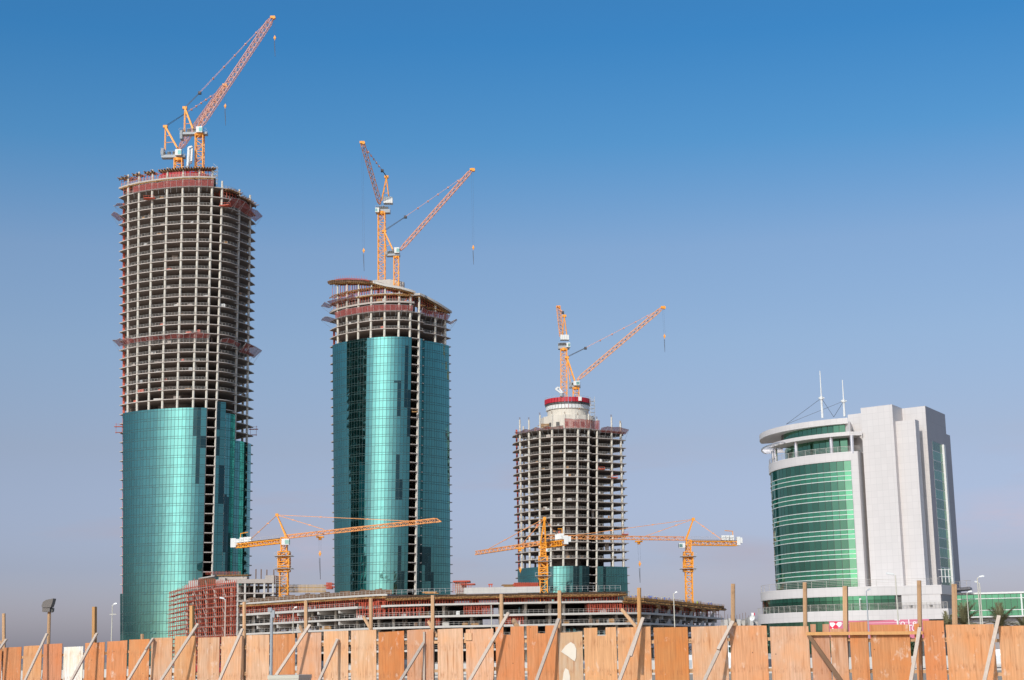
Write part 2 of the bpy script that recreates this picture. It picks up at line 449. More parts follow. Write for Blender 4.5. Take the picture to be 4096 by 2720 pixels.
PF2 = [(15.0, 10.3), (18.5, 13), (22, 17), (25, 21.5), (27.6, 26)]
PBK = [(25.6, 28.5), (24, 36), (17, 41), (8, 44), (-3, 44), (-13, 41), (-20, 35), (-23.2, 25)]

class Tower:
    def __init__(s, Y0, rot, Lr, Rr, yref, tw, pxc):
        """Lr,Rr: ((y, px),(y, px)) silhouettes of the slab tips"""
        s.Y0 = Y0; s.tw = tw; s.pxc = pxc
        c, sn = math.cos(rot), math.sin(rot)
        ro = lambda p: (p[0] * c - (p[1] - 22) * sn, p[0] * sn + (p[1] - 22) * c + 22)
        f1 = [ro(p) for p in smooth_chain(PF1, 3)]; f2 = [ro(p) for p in smooth_chain(PF2, 3)]; bk = [ro(p) for p in PBK]
        xs = [p[0] for p in f1 + f2]; xa, xb = min(xs), max(xs); md = min(p[1] for p in f1)
        s.hw = (xb - xa) / 2
        nm = lambda p: ((p[0] - (xa + xb) / 2) / s.hw, p[1] - md)
        s.f1 = [nm(p) for p in f1]; s.f2 = [nm(p) for p in f2]; s.bk = [nm(p) for p in bk]
        s.f1.sort(); s.f2.sort()
        q = W(pxc, yref, Y0); s.zref = q.z; s.sl = q.x / Y0     # the plan's depth axis runs along the line of sight
        dL, dR = s.f1[0][1], s.f2[-1][1]
        def lin(pts, d):
            z = [W(px, y, Y0 + d).z for y, px in pts]; x = [W(px, y, Y0 + d).x - d * s.sl for y, px in pts]
            return lambda q: x[0] + (x[1] - x[0]) * (q - z[0]) / (z[1] - z[0])
        s.xl = lin(Lr, dL); s.xr = lin(Rr, dR)
    def X(s, u, z, d=0.0):
        uu = u + s.tw * max(0, 1 - u * u) * (z - s.zref)
        a, b = s.xl(z), s.xr(z)
        return (a + b) / 2 + uu * (b - a) / 2 + d * s.sl
    def P(s, u, d, z): return (s.X(u, z, d), s.Y0 + d, z)
    def fr(s, u, z, off=0.0):
        """point on the front edge; off > 0 goes inward along the plan normal"""
        ch = s.f1 if u <= s.f1[-1][0] else s.f2
        d = interp(ch, u)
        if off:
            e = .02; d1, d2 = interp(ch, u - e), interp(ch, u + e)
            tx, ty = 2 * e * s.hw, d2 - d1; l = math.hypot(tx, ty); nx, ny = -ty / l, tx / l
            return Vector((s.X(u, z, d) + nx * off + ny * off * s.sl, s.Y0 + d + ny * off, z))
        return Vector((s.X(u, z, d), s.Y0 + d, z))
    def poly(s, z, ua=-9, ub=9, back=True):
        ch = [p for p in s.f1 if p[0] >= ua] + [p for p in s.f2 if p[0] <= ub and ub > .5]
        if ub <= .5: ch = [p for p in s.f1 if ua <= p[0] <= ub]
        bk = s.bk
        if ub <= .5: bk = [(ub, 30)] + [p for p in s.bk if p[0] < ub]
        return [(s.X(u, z, d), s.Y0 + d) for u, d in ch + bk]
    def slab(s, root, z, th=.36, mat='slab', name='floor_slab', ub=9):
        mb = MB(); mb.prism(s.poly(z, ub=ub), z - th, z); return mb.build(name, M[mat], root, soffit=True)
    def column(s, root, u, z0, z1, w=.52, back=False, inset=.75):
        mb = MB()
        def q(z):
            if back:
                return Vector((s.X(u[0], z, u[1]), s.Y0 + u[1], z))
            return s.fr(u, z, inset)
        n = 8
        A = q(z0); B = q(z1); mb.tube(A, B, w, n)
        return mb.build('column', M['column'], root)
    def rail(s, root, z, ua, ub, seg=14):
        mb = MB(); last = None; k = 0
        us = [ua + (ub - ua) * i / seg for i in range(seg + 1)]
        for u in us:
            if .36 < u < .47:
                if mb.f: mb.build('guard_rail', M['rail'], root); mb = MB()
                last = None; continue
            p = s.fr(u, z, .18)
            mb.bar(p, p + Vector((0, 0, 1.1)), .07)
            if last is not None:
                for h in (.55, 1.08): mb.bar(last + Vector((0, 0, h)), p + Vector((0, 0, h)), .07)
            last = p
        return mb.build('guard_rail', M['rail'], root)
    def net(s, root, z, ua, ub, out=2.6, rise=1.6, seg=None, face=False, jag=.6):
        mb = MB(); fr = MB(); seg = seg or max(2, int((ub - ua) * 12)); last = None
        for i in range(seg + 1):
            u = ua + (ub - ua) * i / seg
            j = random.uniform(-jag, jag)
            a = s.fr(u, z, -.1); b = s.fr(u, z, -out) + Vector((0, 0, rise + j))
            if face: a = s.fr(u, z - .2, -.5); b = s.fr(u, z, -.9) + Vector((0, 0, rise + 1.0 + j * .5))
            if last:
                la, lb = last
                mb.face([la, a, b, lb]); fr.bar(lb, b, .07); fr.bar(la, a, .07)
            fr.bar(a, b, .08)
            fr.bar(b, s.fr(u, z, .2) - Vector((0, 0, 2.4)), .07)
            last = (a, b)
        o = mb.build('safety_net', M['net'], root)
        fr.build('net_frame', M['galv'], o)
        return o
    def props(s, root, z0, z1, ua, ub, rows=(.7, 3.5, 6.5), step=1.15, z1f=None):
        mb = MB(); n = int((ub - ua) * s.hw / step)
        for r_ in rows:
            lp = None
            for i in range(n + 1):
                u = ua + (ub - ua) * i / n
                zt = z1f(u) - .5 if z1f else z1
                if zt < z0 + .8: lp = None; continue
                p = s.fr(u, z0, r_); mb.bar(p, Vector((p.x, p.y, zt)), .16)
                if lp is not None and r_ == rows[0]:
                    for h in (1.2, 2.5):
                        if z0 + h < zt: mb.bar(lp + Vector((0, 0, h)), p + Vector((0, 0, h)), .1)
                lp = p
        return mb.build('shoring_props', M['prop'], root)
    def formwork(s, root, z, ua, ub, dep=6, th=.35, over=.5, mat='ochre'):
        mb = MB(); n = max(2, int((ub - ua) * s.hw / .9)); zf = z if callable(z) else (lambda u_: z)
        for i in range(n):
            u = ua + (ub - ua) * (i + .5) / n
            a = s.fr(u, zf(u), -over - random.uniform(0, .5)); b = s.fr(u, zf(u), dep)
            h = random.uniform(-.08, .08)
            a.z += h; b.z += h
            mb.bar(a, b, .55, .18)
        for r_ in (-.2, dep * .4, dep * .8):
            for i in range(n):
                u0 = ua + (ub - ua) * i / n; u1 = ua + (ub - ua) * (i + 1) / n
                mb.bar(s.fr(u0, zf(u0) - .25, r_), s.fr(u1, zf(u1) - .25, r_), .2, .3)
        return mb.build('timber_formwork', M[mat], root)
    def plate(s, root, z, ua, ub, dep, th=.15, mat='brown', name='formwork_deck', n=10):
        mb = MB()
        us = [ua + (ub - ua) * i / n for i in range(n + 1)]
        fa = [s.fr(u, z, -.3) for u in us]; fb = [s.fr(u, z, dep) for u in us]
        for i in range(n):
            q = [fa[i], fa[i + 1], fb[i + 1], fb[i]]
            mb.hexa([p - Vector((0, 0, th)) for p in q], [p for p in q])
        return mb.build(name, M[mat], root)
    def glass(s, root, ua, ub, z0, zs, step=1.5, off=-.35, dark=()):
        """zs: ascending floor heights from bottom to top of the clad area"""
        zm = zs[len(zs) // 2]
        us = [ua]; P0 = s.fr(ua, zm, off); u = ua
        while u < ub:
            u += .004
            p = s.fr(u, zm, off)
            if (p - P0).length >= step: us.append(u); P0 = p
        us[-1] = ub
        gp = MB(); fm = MB(); g = .075
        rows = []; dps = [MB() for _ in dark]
        for i in range(len(zs) - 1):
            h = zs[i + 1] - zs[i]
            rows += [(zs[i], zs[i] + h * .76), (zs[i] + h * .76, zs[i + 1])]
        for i in range(len(us) - 1):
            a0 = s.fr(us[i], zs[0], off); du = Vector()
            for (za, zb) in rows:
                A = s.fr(us[i], za, off); B = s.fr(us[i + 1], za, off); C = s.fr(us[i + 1], zb, off); D = s.fr(us[i], zb, off)
                h = (B - A).normalized(); v = (D - A).normalized(); n = h.cross(v)
                fm.face([A - n * .06 * -1 * -1, B - n * .06, C - n * .06, D - n * .06])
                j = [n * random.uniform(-.006, .006) for _ in range(2)]
                cpx, cpy = proj((A + C) / 2); tg = gp
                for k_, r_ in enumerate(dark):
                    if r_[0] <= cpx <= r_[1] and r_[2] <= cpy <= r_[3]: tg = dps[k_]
                tg.face([A + h * g + v * g + j[0], B - h * g + v * g - j[0], C - h * g - v * g + j[1], D + h * g - v * g - j[1]])
        o = gp.build('glass_facade', M['teal'], root)
        fm.build('mullion_grid', M['mullion'], root)
        for d_ in dps:  # dark reflections put into the colour of these panes
            q_ = d_.build('dark_reflection_strip', M['teal_reflection'], o)
            if q_: q_['label'] = 'panes coloured near black in place of reflections'
        # closing reveal at both ends so the facade has real thickness
        rv = MB()
        for u, w in ((ua, 1), (ub, -1)):
            for (za, zb) in [(zs[i], zs[i + 1]) for i in range(len(zs) - 1)]:
                p = s.fr(u, za, off + .08); q = s.fr(u, za, .25); r_ = s.fr(u, zb, .25); t = s.fr(u, zb, off + .08)
                rv.hexa([p, q, q + Vector((.08 * w, 0, 0)), p + Vector((.08 * w, 0, 0))], [t, r_, r_ + Vector((.08 * w, 0, 0)), t + Vector((.08 * w, 0, 0))])
        rv.build('facade_edge', M['galv'], root)
        return o
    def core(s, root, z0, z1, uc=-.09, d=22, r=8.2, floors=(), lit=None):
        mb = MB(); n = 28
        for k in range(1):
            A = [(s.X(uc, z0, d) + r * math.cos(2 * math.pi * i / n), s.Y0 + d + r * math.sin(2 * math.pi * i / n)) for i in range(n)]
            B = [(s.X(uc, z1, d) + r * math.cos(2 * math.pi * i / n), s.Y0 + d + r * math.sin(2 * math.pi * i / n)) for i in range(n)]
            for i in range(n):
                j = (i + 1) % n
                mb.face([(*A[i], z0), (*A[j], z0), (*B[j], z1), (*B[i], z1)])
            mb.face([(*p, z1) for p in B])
        # door and duct openings per floor
        op = mb
        for z in floors:
            cx = s.X(uc, z, d)
            for an, w, h0, h1 in ((-88, 1.5, 0.05, 2.2), (-118, .9, 2.2, 2.8), (-62, .9, 2.2, 2.8)):
                a = R(an); c = Vector((cx + (r - .03) * math.cos(a), s.Y0 + d + (r - .03) * math.sin(a), 0))
                op.box((c.x, c.y, z + (h0 + h1) / 2), (w, .25, h1 - h0), a + math.pi / 2, 1)
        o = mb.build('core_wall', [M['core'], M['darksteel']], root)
        # side walls of the core running to both wings
        for (ua, da, ub, db) in ((-.52, 25, -.25, 25), (.12, 33, .60, 36)):
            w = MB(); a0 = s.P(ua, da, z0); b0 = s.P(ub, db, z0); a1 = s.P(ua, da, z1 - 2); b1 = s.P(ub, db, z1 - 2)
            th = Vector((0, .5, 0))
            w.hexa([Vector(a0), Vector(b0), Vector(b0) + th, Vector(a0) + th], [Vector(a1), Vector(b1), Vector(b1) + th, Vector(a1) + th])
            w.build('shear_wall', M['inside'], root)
        return o

CU = [-.88, -.725, -.535, -.325, -.10, .135, .325, .475, .75, .925]
def base_tower(T, root, zs_floors, glass_regs, ztop_cols, nback=True, raildet=True, core_top=None, open_from=0):
    """zs_floors: ascending heights of every slab"""
    for z in zs_floors: T.slab(root, z)
    z0 = 0
    for u in CU: T.column(root, u, z0, ztop_cols(u))
    for (u, d) in [T.bk[i] for i in (1, 2, 3, 4, 5, 6)] + [(-.80, T.f1[0][1] + 5), (.86, T.f2[-1][1] + 4)]:
        u2 = u * .94; d2 = 22 + (d - 22) * .93
        T.column(root, (u2, d2), z0, zs_floors[-1], back=True)

def floors_between(T, ya, yb, n):
    za, zb = W(T.pxc, ya, T.Y0).z, W(T.pxc, yb, T.Y0).z
    return [za + (zb - za) * i / n for i in range(n + 1)]   # top -> down

def hoist_mast(T, root, z0, z1):
    mb = MB(); u, d = -.93, T.f1[0][1] + 2.5
    a = Vector(T.P(u, d, z0)); b = Vector(T.P(u, d, z1))
    mb.bar(a, b, .9); 
    mb.build('hoist_mast', M['prop'], root)

def stair_tower(root, p, w, z0, z1, name='stair_tower'):
    mb = MB(); x, y = p[0], p[1]
    cs = [(x - w / 2, y - w / 2), (x + w / 2, y - w / 2), (x + w / 2, y + w / 2), (x - w / 2, y + w / 2)]
    for c in cs: mb.bar((*c, z0), (*c, z1), .12)
    z = z0; k = 0
    while z < z1 - .5:
        for i in range(4): mb.bar((*cs[i], z), (*cs[(i + 1) % 4], z), .09)
        mb.box((x, y, z + .05), (w, w * .5, .08))
        a, b = (0, 1) if k % 2 else (1, 0)
        mb.bar((*cs[a], z), (*cs[b], z + 1.8), .12); z += 1.8; k += 1
    return mb.build(name, M['galv'], root)

# ---- tower one: tallest, far left
T1 = Tower(664, R(15), ((470, 474), (2400, 480)), ((800, 1024), (2400, 1006)), 900, .0008, 718)
fl1 = floors_between(T1, 784, 1631, 23)
dz1 = fl1[0] - fl1[1]
z = fl1[-1]; low1 = []
while z - dz1 > 1.5: z -= dz1; low1.append(z)
all1 = sorted(low1 + fl1)
zA = W(718, 745, 664).z; zB = W(718, 704.5, 664).z
root1 = thing('unfinished_tower', (T1.X(0, 0), 664, 0), 'tallest unfinished round-fronted tower, bare concrete floors above teal glass, leftmost', 'tower', 'curved towers under construction')
for z in all1 + [zA]: T1.slab(root1, z)
T1.slab(root1, zB, th=.7, ub=.4)
for u in CU:
    T1.column(root1, u, 0, zB if u < .4 else zA)
for u in CU[:7]: T1.column(root1, u, zB, zB + 4.6, w=.42)
for u in CU[7:]: T1.column(root1, u, zA, zA + 3.2, w=.42)
for (u, d) in [T1.bk[i] for i in (0, 1, 2, 3, 4, 5, 6)] + [(-.86, T1.f1[0][1] + 6)]:
    T1.column(root1, (u * .95, 22 + (d - 22) * .93), 0, zA, back=True)
T1.core(root1, 0, zB + 1, floors=[z for z in fl1[:-1]] + [zA], d=20)
for z in fl1[:22] + [zA]: T1.rail(root1, z, -.9, .93, 40)
T1.rail(root1, zB, -.97, .33, 26); T1.rail(root1, zA, .48, .97, 10)
g1 = sorted(low1 + [fl1[-1]])
zg = [0.3] + g1
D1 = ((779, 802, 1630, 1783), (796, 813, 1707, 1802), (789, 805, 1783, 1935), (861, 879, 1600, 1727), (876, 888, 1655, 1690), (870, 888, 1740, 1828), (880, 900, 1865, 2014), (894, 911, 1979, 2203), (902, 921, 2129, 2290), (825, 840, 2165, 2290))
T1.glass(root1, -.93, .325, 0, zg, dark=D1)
zw = [z for z in all1 if z <= fl1[-1] + 1]
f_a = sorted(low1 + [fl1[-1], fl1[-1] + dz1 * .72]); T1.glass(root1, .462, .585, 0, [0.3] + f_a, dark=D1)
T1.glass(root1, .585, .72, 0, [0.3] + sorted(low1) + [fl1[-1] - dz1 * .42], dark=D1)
T1.glass(root1, .72, .955, 0, [0.3] + sorted(low1)[:-3] + [sorted(low1)[-3]])
# glass skirt low on the left
T1.glass(root1, -.985, -.93, 0, [0.3] + [z for z in sorted(low1) if z < W(480, 2378, 680).z + 1])
hoist_mast(T1, root1, 0, zA - 2)
T1.net(root1, zA + .1, -.78, .33, face=True)
T1.net(root1, fl1[0] + .2, -.99, -.9, out=3.5, rise=-.5, seg=3)
T1.net(root1, fl1[2] + 1.4, -.995, -.90, out=5.0, rise=2.4, seg=3)
T1.net(root1, fl1[1] + .8, .52, .99, out=3.4, rise=2.4)
T1.net(root1, fl1[16] + 1.6, -.9, .325, out=2.0, rise=1.9); T1.net(root1, fl1[16] + 1.5, -.995, -.86, out=4.5, rise=2.2, seg=3)
T1.net(root1, fl1[16] + .5, .48, .75, out=1.6, rise=1.6); T1.net(root1, fl1[17] + 2.5, .76, .99, out=3.8, rise=3.0, seg=4)
T1.props(root1, zA, zB - .7, -.95, .33); T1.props(root1, zB, zB + 3.3, -.98, .3)
T1.props(root1, fl1[0], zA - .36, .5, .96)
for (a, b, dd) in ((-.99, -.86, 7), (-.80, -.70, 5), (-.64, -.50, 5), (-.44, .36, 4)):
    T1.formwork(root1, zB + 3.7 + random.uniform(-.2, .2), a, b, dd, over=1.5)
    T1.formwork(root1, zB + 3.3, a, b, dd - 1, over=1.0, mat='brown')
T1.formwork(root1, zB - .9, -.97, .33, 3, over=.1); T1.formwork(root1, zA - .5, .5, .99, 5, over=1.7); T1.formwork(root1, zA - 1.0, .5, .99, 4, over=1.2, mat='brown')
# red climbing formwork round the core top
mb = MB(); cx, cy = T1.X(-.06, zB, 20), 664 + 20; n = 36
for (ra, za, zb, mi) in ((10.6, zB + .6, zB + 5.2, 0),):
    for i in range(n):
        a, b = 2 * math.pi * i / n, 2 * math.pi * (i + 1) / n
        q = lambda r_, t: (cx + r_ * math.cos(t) * 1.12, cy + r_ * math.sin(t))
        P = [q(ra, a + .012), q(ra, b - .012), q(ra - .3, b - .012), q(ra - .3, a + .012)]
        mb.hexa([(*p, za) for p in P][::-1], [(*p, zb) for p in P][::-1])
mb.build('core_formwork', M['redform'], root1)
stair_tower(root1, (W(862, 690, 678).x, 678), 1.8, zB - 3, zB + 8.5)
for (u, k) in ((-.55, 0), (.5, 1)):
    zc = fl1[k]; p = T1.fr(u, zc, -.8); mb = MB(); mb.box((p.x, p.y, zc + .1), (4.6, 3.2, .35), -.3 if u > 0 else .3)
    for sx_ in (-2.2, 0, 2.2): mb.bar((p.x + sx_, p.y - 1.3, zc), (p.x + sx_, p.y - 1.3, zc + 1.2), .09)
    mb.bar((p.x - 2.2, p.y - 1.3, zc + 1.2), (p.x + 2.2, p.y - 1.3, zc + 1.2), .09)
    mb.build('loading_platform', M['prop'], root1)
# side scaffold brackets at both edges
for (u, yy) in ((-.97, 1710), (.965, 1700)):
    p = T1.fr(u, W(u * 269 + 744, yy, 680).z, -1); mb = MB()
    for dx in (-1.3, 1.3):
        mb.bar((p.x + dx, p.y, p.z - 3), (p.x + dx, p.y, p.z + 1.5), .12)
    mb.box((p.x, p.y, p.z), (4.0, 1.4, .25)); mb.box((p.x, p.y, p.z - 2.5), (3.0, 1.4, .15))
    mb.bar((p.x - 1.8, p.y, p.z + 1.1), (p.x + 1.8, p.y, p.z + 1.1), .1)
    mb.build('bracket_scaffold', M['scaf'], root1)

# ---- tower two: middle
T2 = Tower(704, R(0), ((800, 1312), (2340, 1331)), ((900, 1800), (2340, 1812)), 1300, .0011, 1541)
fl2 = floors_between(T2, 1277, 1347, 2); dz2 = fl2[0] - fl2[1]
z = fl2[-1]; low2 = []
while z - dz2 > 1.5: z -= dz2; low2.append(z)
root2 = thing('unfinished_tower', (T2.X(0, 0), 704, 0), 'middle unfinished tower with sloping curved roof, teal glass nearly to the top', 'tower', 'curved towers under construction')
zC2 = W(1541, 1243, 704).z; zD2 = W(1541, 1203, 704).z; zE2 = W(1541, 1172, 704).z; zF2 = W(1541, 1142, 704).z
for z in low2 + fl2 + [zC2]: T2.slab(root2, z)
T2.slab(root2, zD2, th=.8, ub=.4); T2.slab(root2, zE2, th=.4, ub=.22)
# sloping roof following the front edge
RT = [(1293, 1130), (1350, 1122), (1400, 1119), (1484, 1122), (1545, 1139), (1600, 1148), (1650, 1163), (1700, 1184), (1750, 1212), (1801, 1246), (1822, 1258)]
def roofz(u):
    zz = zC2 + 9
    px = proj(T2.fr(u, zz))[0]
    y = RT[0][1]
    for i in range(len(RT) - 1):
        if px >= RT[i][0]:
            t = min(1, (px - RT[i][0]) / (RT[i + 1][0] - RT[i][0])); y = RT[i][1] + t * (RT[i + 1][1] - RT[i][1])
    return W(px, y, T2.fr(u, zz).y).z
for (ua, ub, mat, nm, th) in ((-.99, -.28, 'brown', 'roof_formwork', 1.2), (-.28, .37, 'pale', 'roof_slab', 1.0), (.44, .99, 'pale', 'roof_slab', 1.0)):
    mb = MB(); n = 14
    us = [ua + (ub - ua) * i / n for i in range(n + 1)]
    for i in range(n):
        q = []
        for u, off in ((us[i], -1.0), (us[i + 1], -1.0), (us[i + 1], 13), (us[i], 13)):
            p = T2.fr(u, zC2 + 8, off); p.z = roofz(u) + (0 if off < 0 else 1.6); q.append(p)
        mb.hexa([p - Vector((0, 0, th)) for p in q], q)
    mb.build(nm, M[mat], root2)
mb = MB()
for i in range(60):
    u = -.98 + i * .0125
    p = T2.fr(u, 0, -1.1); p.z = roofz(u) - .1; q = T2.fr(u, 0, -.5); q.z = p.z + .9; mb.bar(p, q, .12)
    if i % 4 == 0: mb.bar(q, q + Vector((0, 0, 1.2)), .09)
pv = None
for i in range(60):
    p = T2.fr(-.98 + i * .0125, 0, -.8); p.z = roofz(-.98 + i * .0125) + .4
    if pv is not None: mb.bar(pv, p, .09)
    pv = p
mb.build('starter_rebar', M['prop'], root2)
mb = MB(); last = None
for i in range(40):
    u = .02 + i * .024
    if .37 < u < .44: continue
    p = T2.fr(u, 0, .2); p.z = roofz(u); mb.bar(p, p + Vector((0, 0, 1.3)), .08)
    if last is not None: mb.bar(last, p + Vector((0, 0, 1.2)), .07)
    last = p + Vector((0, 0, 1.2))
mb.build('roof_rail', M['rail'], root2)
# raised kerb behind the ramped roof
mb = MB()
a = W(1490, 1121, 717); b = W(1560, 1117, 717); c_ = W(1617, 1128, 717)
for p, q in ((a, b), (b, c_)): mb.hexa([p - Vector((0, 0, 4)), q - Vector((0, 0, 4)), q + Vector((0, 3, -4)), p + Vector((0, 3, -4))], [p, q, q + Vector((0, 3, 0)), p + Vector((0, 3, 0))])
mb.build('roof_upstand', M['pale'], root2)
for u in CU: T2.column(root2, u, 0, min(roofz(u) - 1, zE2 if u < .4 else 999))
for u in CU[:6]: T2.column(root2, u, zE2, roofz(u) - 1.0, w=.42)
for (u, d) in T2.bk[0:7] + [(-.86, T2.f1[0][1] + 6)]:
    T2.column(root2, (u * .95, 22 + (d - 22) * .93), 0, zC2, back=True)
T2.core(root2, 0, zD2, floors=[*fl2, zC2], d=21)
for z in fl2[:2]: T2.rail(root2, z, -.9, .93, 40)
T2.rail(root2, zD2, -.97, .33, 26)
zs2 = [0.3] + sorted(low2) + [fl2[-1]]
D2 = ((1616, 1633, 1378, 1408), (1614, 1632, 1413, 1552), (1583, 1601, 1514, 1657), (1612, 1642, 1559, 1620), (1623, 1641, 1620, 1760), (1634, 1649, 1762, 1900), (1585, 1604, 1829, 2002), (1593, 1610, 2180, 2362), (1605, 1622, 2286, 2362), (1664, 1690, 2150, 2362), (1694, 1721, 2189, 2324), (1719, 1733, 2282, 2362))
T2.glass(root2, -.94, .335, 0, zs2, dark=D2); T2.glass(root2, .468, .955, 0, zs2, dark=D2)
hoist_mast(T2, root2, 0, fl2[0])
T2.net(root2, zC2 + .2, -.88, .34, face=True); T2.net(root2, zC2 - .3, -.995, -.88, out=4.5, rise=1.2, seg=3)
T2.net(root2, zC2 - .2, .47, .93, out=1.8, rise=2.0); T2.net(root2, zC2 - 1.5, .94, .995, out=4.0, rise=1.8, seg=2)
T2.net(root2, zD2 + 2.2, -.95, -.55, out=2.6, rise=1.6); T2.net(root2, zD2 + 1.8, -.995, -.93, out=4.5, rise=1.0, seg=2)
T2.props(root2, zD2, zE2 - .4, -.95, .2); T2.props(root2, zE2, 0, -.97, .2, z1f=roofz); T2.props(root2, zD2, 0, .2, .36, z1f=roofz)
T2.props(root2, zC2, 0, .48, .96, z1f=roofz)
T2.formwork(root2, zF2 - .5, -.99, .12, 5, over=.6); T2.formwork(root2, zE2 - .5, -.95, .3, 3, over=.3)
T2.formwork(root2, zD2 - 1.0, .47, .97, 4, over=.6); T2.formwork(root2, zE2 - 1, .1, .36, 4, over=.4)
p = T2.fr(.40, W(1670, 1654, 712).z, -.6); mb = MB(); mb.box((p.x, p.y, p.z), (2.6, 2.2, .35)); mb.bar((p.x - 1.2, p.y - 1, p.z), (p.x - 1.2, p.y - 1, p.z + 1.2), .1); mb.bar((p.x + 1.2, p.y - 1, p.z), (p.x + 1.2, p.y - 1, p.z + 1.2), .1)
mb.bar((p.x - 1.2, p.y - 1, p.z + 1.2), (p.x + 1.2, p.y - 1, p.z + 1.2), .1); mb.build('loading_platform', M['ochre'], root2)

T2.formwork(root2, lambda u: roofz(u) - 1.35, -.98, .36, 6, over=.9); T2.formwork(root2, lambda u: roofz(u) - 1.25, .45, .985, 5, over=.3)
T2.formwork(root2, lambda u: roofz(u) - .35, -.995, -.3, 3, over=1.4, mat='brown'); T2.formwork(root2, lambda u: roofz(u) + .2, -1.0, -.86, 5, over=1.0)
# ---- tower three: right, lowest
T3 = Tower(753, R(-16), ((1750, 2049), (2340, 2063)), ((1750, 2503), (2340, 2520)), 1940, .0014, 2262)
fl3 = floors_between(T3, 1744, 2264, 16); dz3 = fl3[0] - fl3[1]
z = fl3[-1]; low3 = []
while z - dz3 > 1.5: z -= dz3; low3.append(z)
root3 = thing('unfinished_tower', (T3.X(0, 0), 753, 0), 'lowest unfinished tower, bare concrete frame topped by a round red and white core', 'tower', 'curved towers under construction')
zT3 = fl3[0] + dz3
for z in low3 + fl3 + [zT3]: T3.slab(root3, z)
for i, u in enumerate(CU):
    T3.column(root3, u, 0, zT3)
    T3.column(root3, u, zT3, zT3 + (7.5, 6.5, 8, 8, 7.5, 7, 8, 6, 7.5, 5)[i] - .8, w=.4)
for (u, d) in T3.bk[0:7] + [(-.86, T3.f1[0][1] + 6)]:
    T3.column(root3, (u * .95, 22 + (d - 22) * .93), 0, zT3, back=True)
for (u, d) in [T3.bk[i] for i in (0, 1, 5, 6)] + [(-.86, T3.f1[0][1] + 6)]:
    T3.column(root3, (u * .95, 22 + (d - 22) * .93), zT3, zT3 + 6, back=True, w=.4)
mb = MB()
for i, u in enumerate(CU):
    p = T3.fr(u, zT3, .75); zt = zT3 + (7.5, 6.5, 8, 8, 7.5, 7, 8, 6, 7.5, 5)[i] - .8
    mb = MB()
    for dx in (-.25, 0, .25): mb.bar((p.x + dx, p.y, zt), (p.x + dx, p.y, zt + 1.3), .1)
    mb.bar((p.x - .3, p.y, zt + .6), (p.x + .3, p.y, zt + .6), .06); mb.build('column_rebar', M['brown'], root3)
T3.core(root3, 0, zT3, floors=fl3, d=22)
for z in fl3[:16]: T3.rail(root3, z, -.9, .93, 40)
zs3 = [0.3] + sorted(low3) + [fl3[-1]]
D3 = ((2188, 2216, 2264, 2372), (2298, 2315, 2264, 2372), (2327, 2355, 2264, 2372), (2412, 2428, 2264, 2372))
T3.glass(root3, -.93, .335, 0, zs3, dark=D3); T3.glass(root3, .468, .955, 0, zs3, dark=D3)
T3.glass(root3, .955, .99, 0, [z for z in zs3 if z < W(2520, 2366, 775).z + 2])
hoist_mast(T3, root3, 0, zT3 + 4)
T3.net(root3, zT3 - .3, -.9, -.12, out=1.5, rise=1.2); T3.net(root3, zT3 + .2, -.1, .5, face=True, rise=3.0); T3.net(root3, zT3 - 1.2, .5, .99, out=3.0, rise=2.4)
# core top with red climbing form
cyy = 753 + 22; cxx = W(2270, 1600, cyy).x
def ring(name, r0, r1, z0, z1, mat, parent=root3, n=40, cx=None, cy=None, gap=.01):
    cx = cxx if cx is None else cx; cy = cyy if cy is None else cy
    mb = MB()
    for i in range(n):
        a, b = 2 * math.pi * i / n + gap, 2 * math.pi * (i + 1) / n - gap
        P = [(cx + r_ * math.cos(t), cy + r_ * math.sin(t)) for r_, t in ((r1, a), (r1, b), (r0, b), (r0, a))]
        mb.hexa([(*p, z0) for p in P], [(*p, z1) for p in P])
    return mb.build(name, M[mat], parent)
yf = cyy - 11.2
zz = lambda y: W(2262, y, yf).z
ring('red_climbing_form', 10.6, 11.3, zz(1605), zz(1587), 'redform')
ring('form_walkway', 9.9, 11.0, zz(1613), zz(1605.5), 'darksteel')
ring('white_formwork_ring', 9.6, 10.7, zz(1630), zz(1613.5), 'offwhite')
ring('core_wall', 8.6, 10.0, zz(1668), zz(1630), 'column', gap=0)
ring('core_wall', 9.0, 13.2, zT3, zz(1660), 'column', gap=0, n=14)
mb = MB()
for i in range(5):
    a = R(-60 - 18 * i); c = (cxx + 13.2 * math.cos(a), cyy + 13.2 * math.sin(a)); mb.box((*c, zT3 + 3.4), (1.6, .3, 2.0), a + math.pi / 2)
mb.build('core_opening', M['darksteel'], root3)
mb = MB()
for i in range(26):
    a = 2 * math.pi * i / 26; c = (cxx + 11.2 * math.cos(a), cyy + 11.2 * math.sin(a)); mb.bar((*c, zz(1587)), (*c, zz(1580)), .09)
for i in range(26):
    a, b = 2 * math.pi * i / 26, 2 * math.pi * (i + 1) / 26; mb.bar((cxx + 11.2 * math.cos(a), cyy + 11.2 * math.sin(a), zz(1580.5)), (cxx + 11.2 * math.cos(b), cyy + 11.2 * math.sin(b), zz(1580.5)), .07)
mb.build('form_rail', M['rail'], root3)
p = T3.fr(.03, 0, 3); q = zz(1590)
mb = MB(); mb.box((W(2320, 1600, yf).x, yf - .2, zz(1596)), (1.6, .3, 2.0)); mb.build('white_hatch', M['offwhite'], root3)
stair_tower(root3, (W(2370, 1640, 765).x, 765), 2.2, zT3, zz(1588))
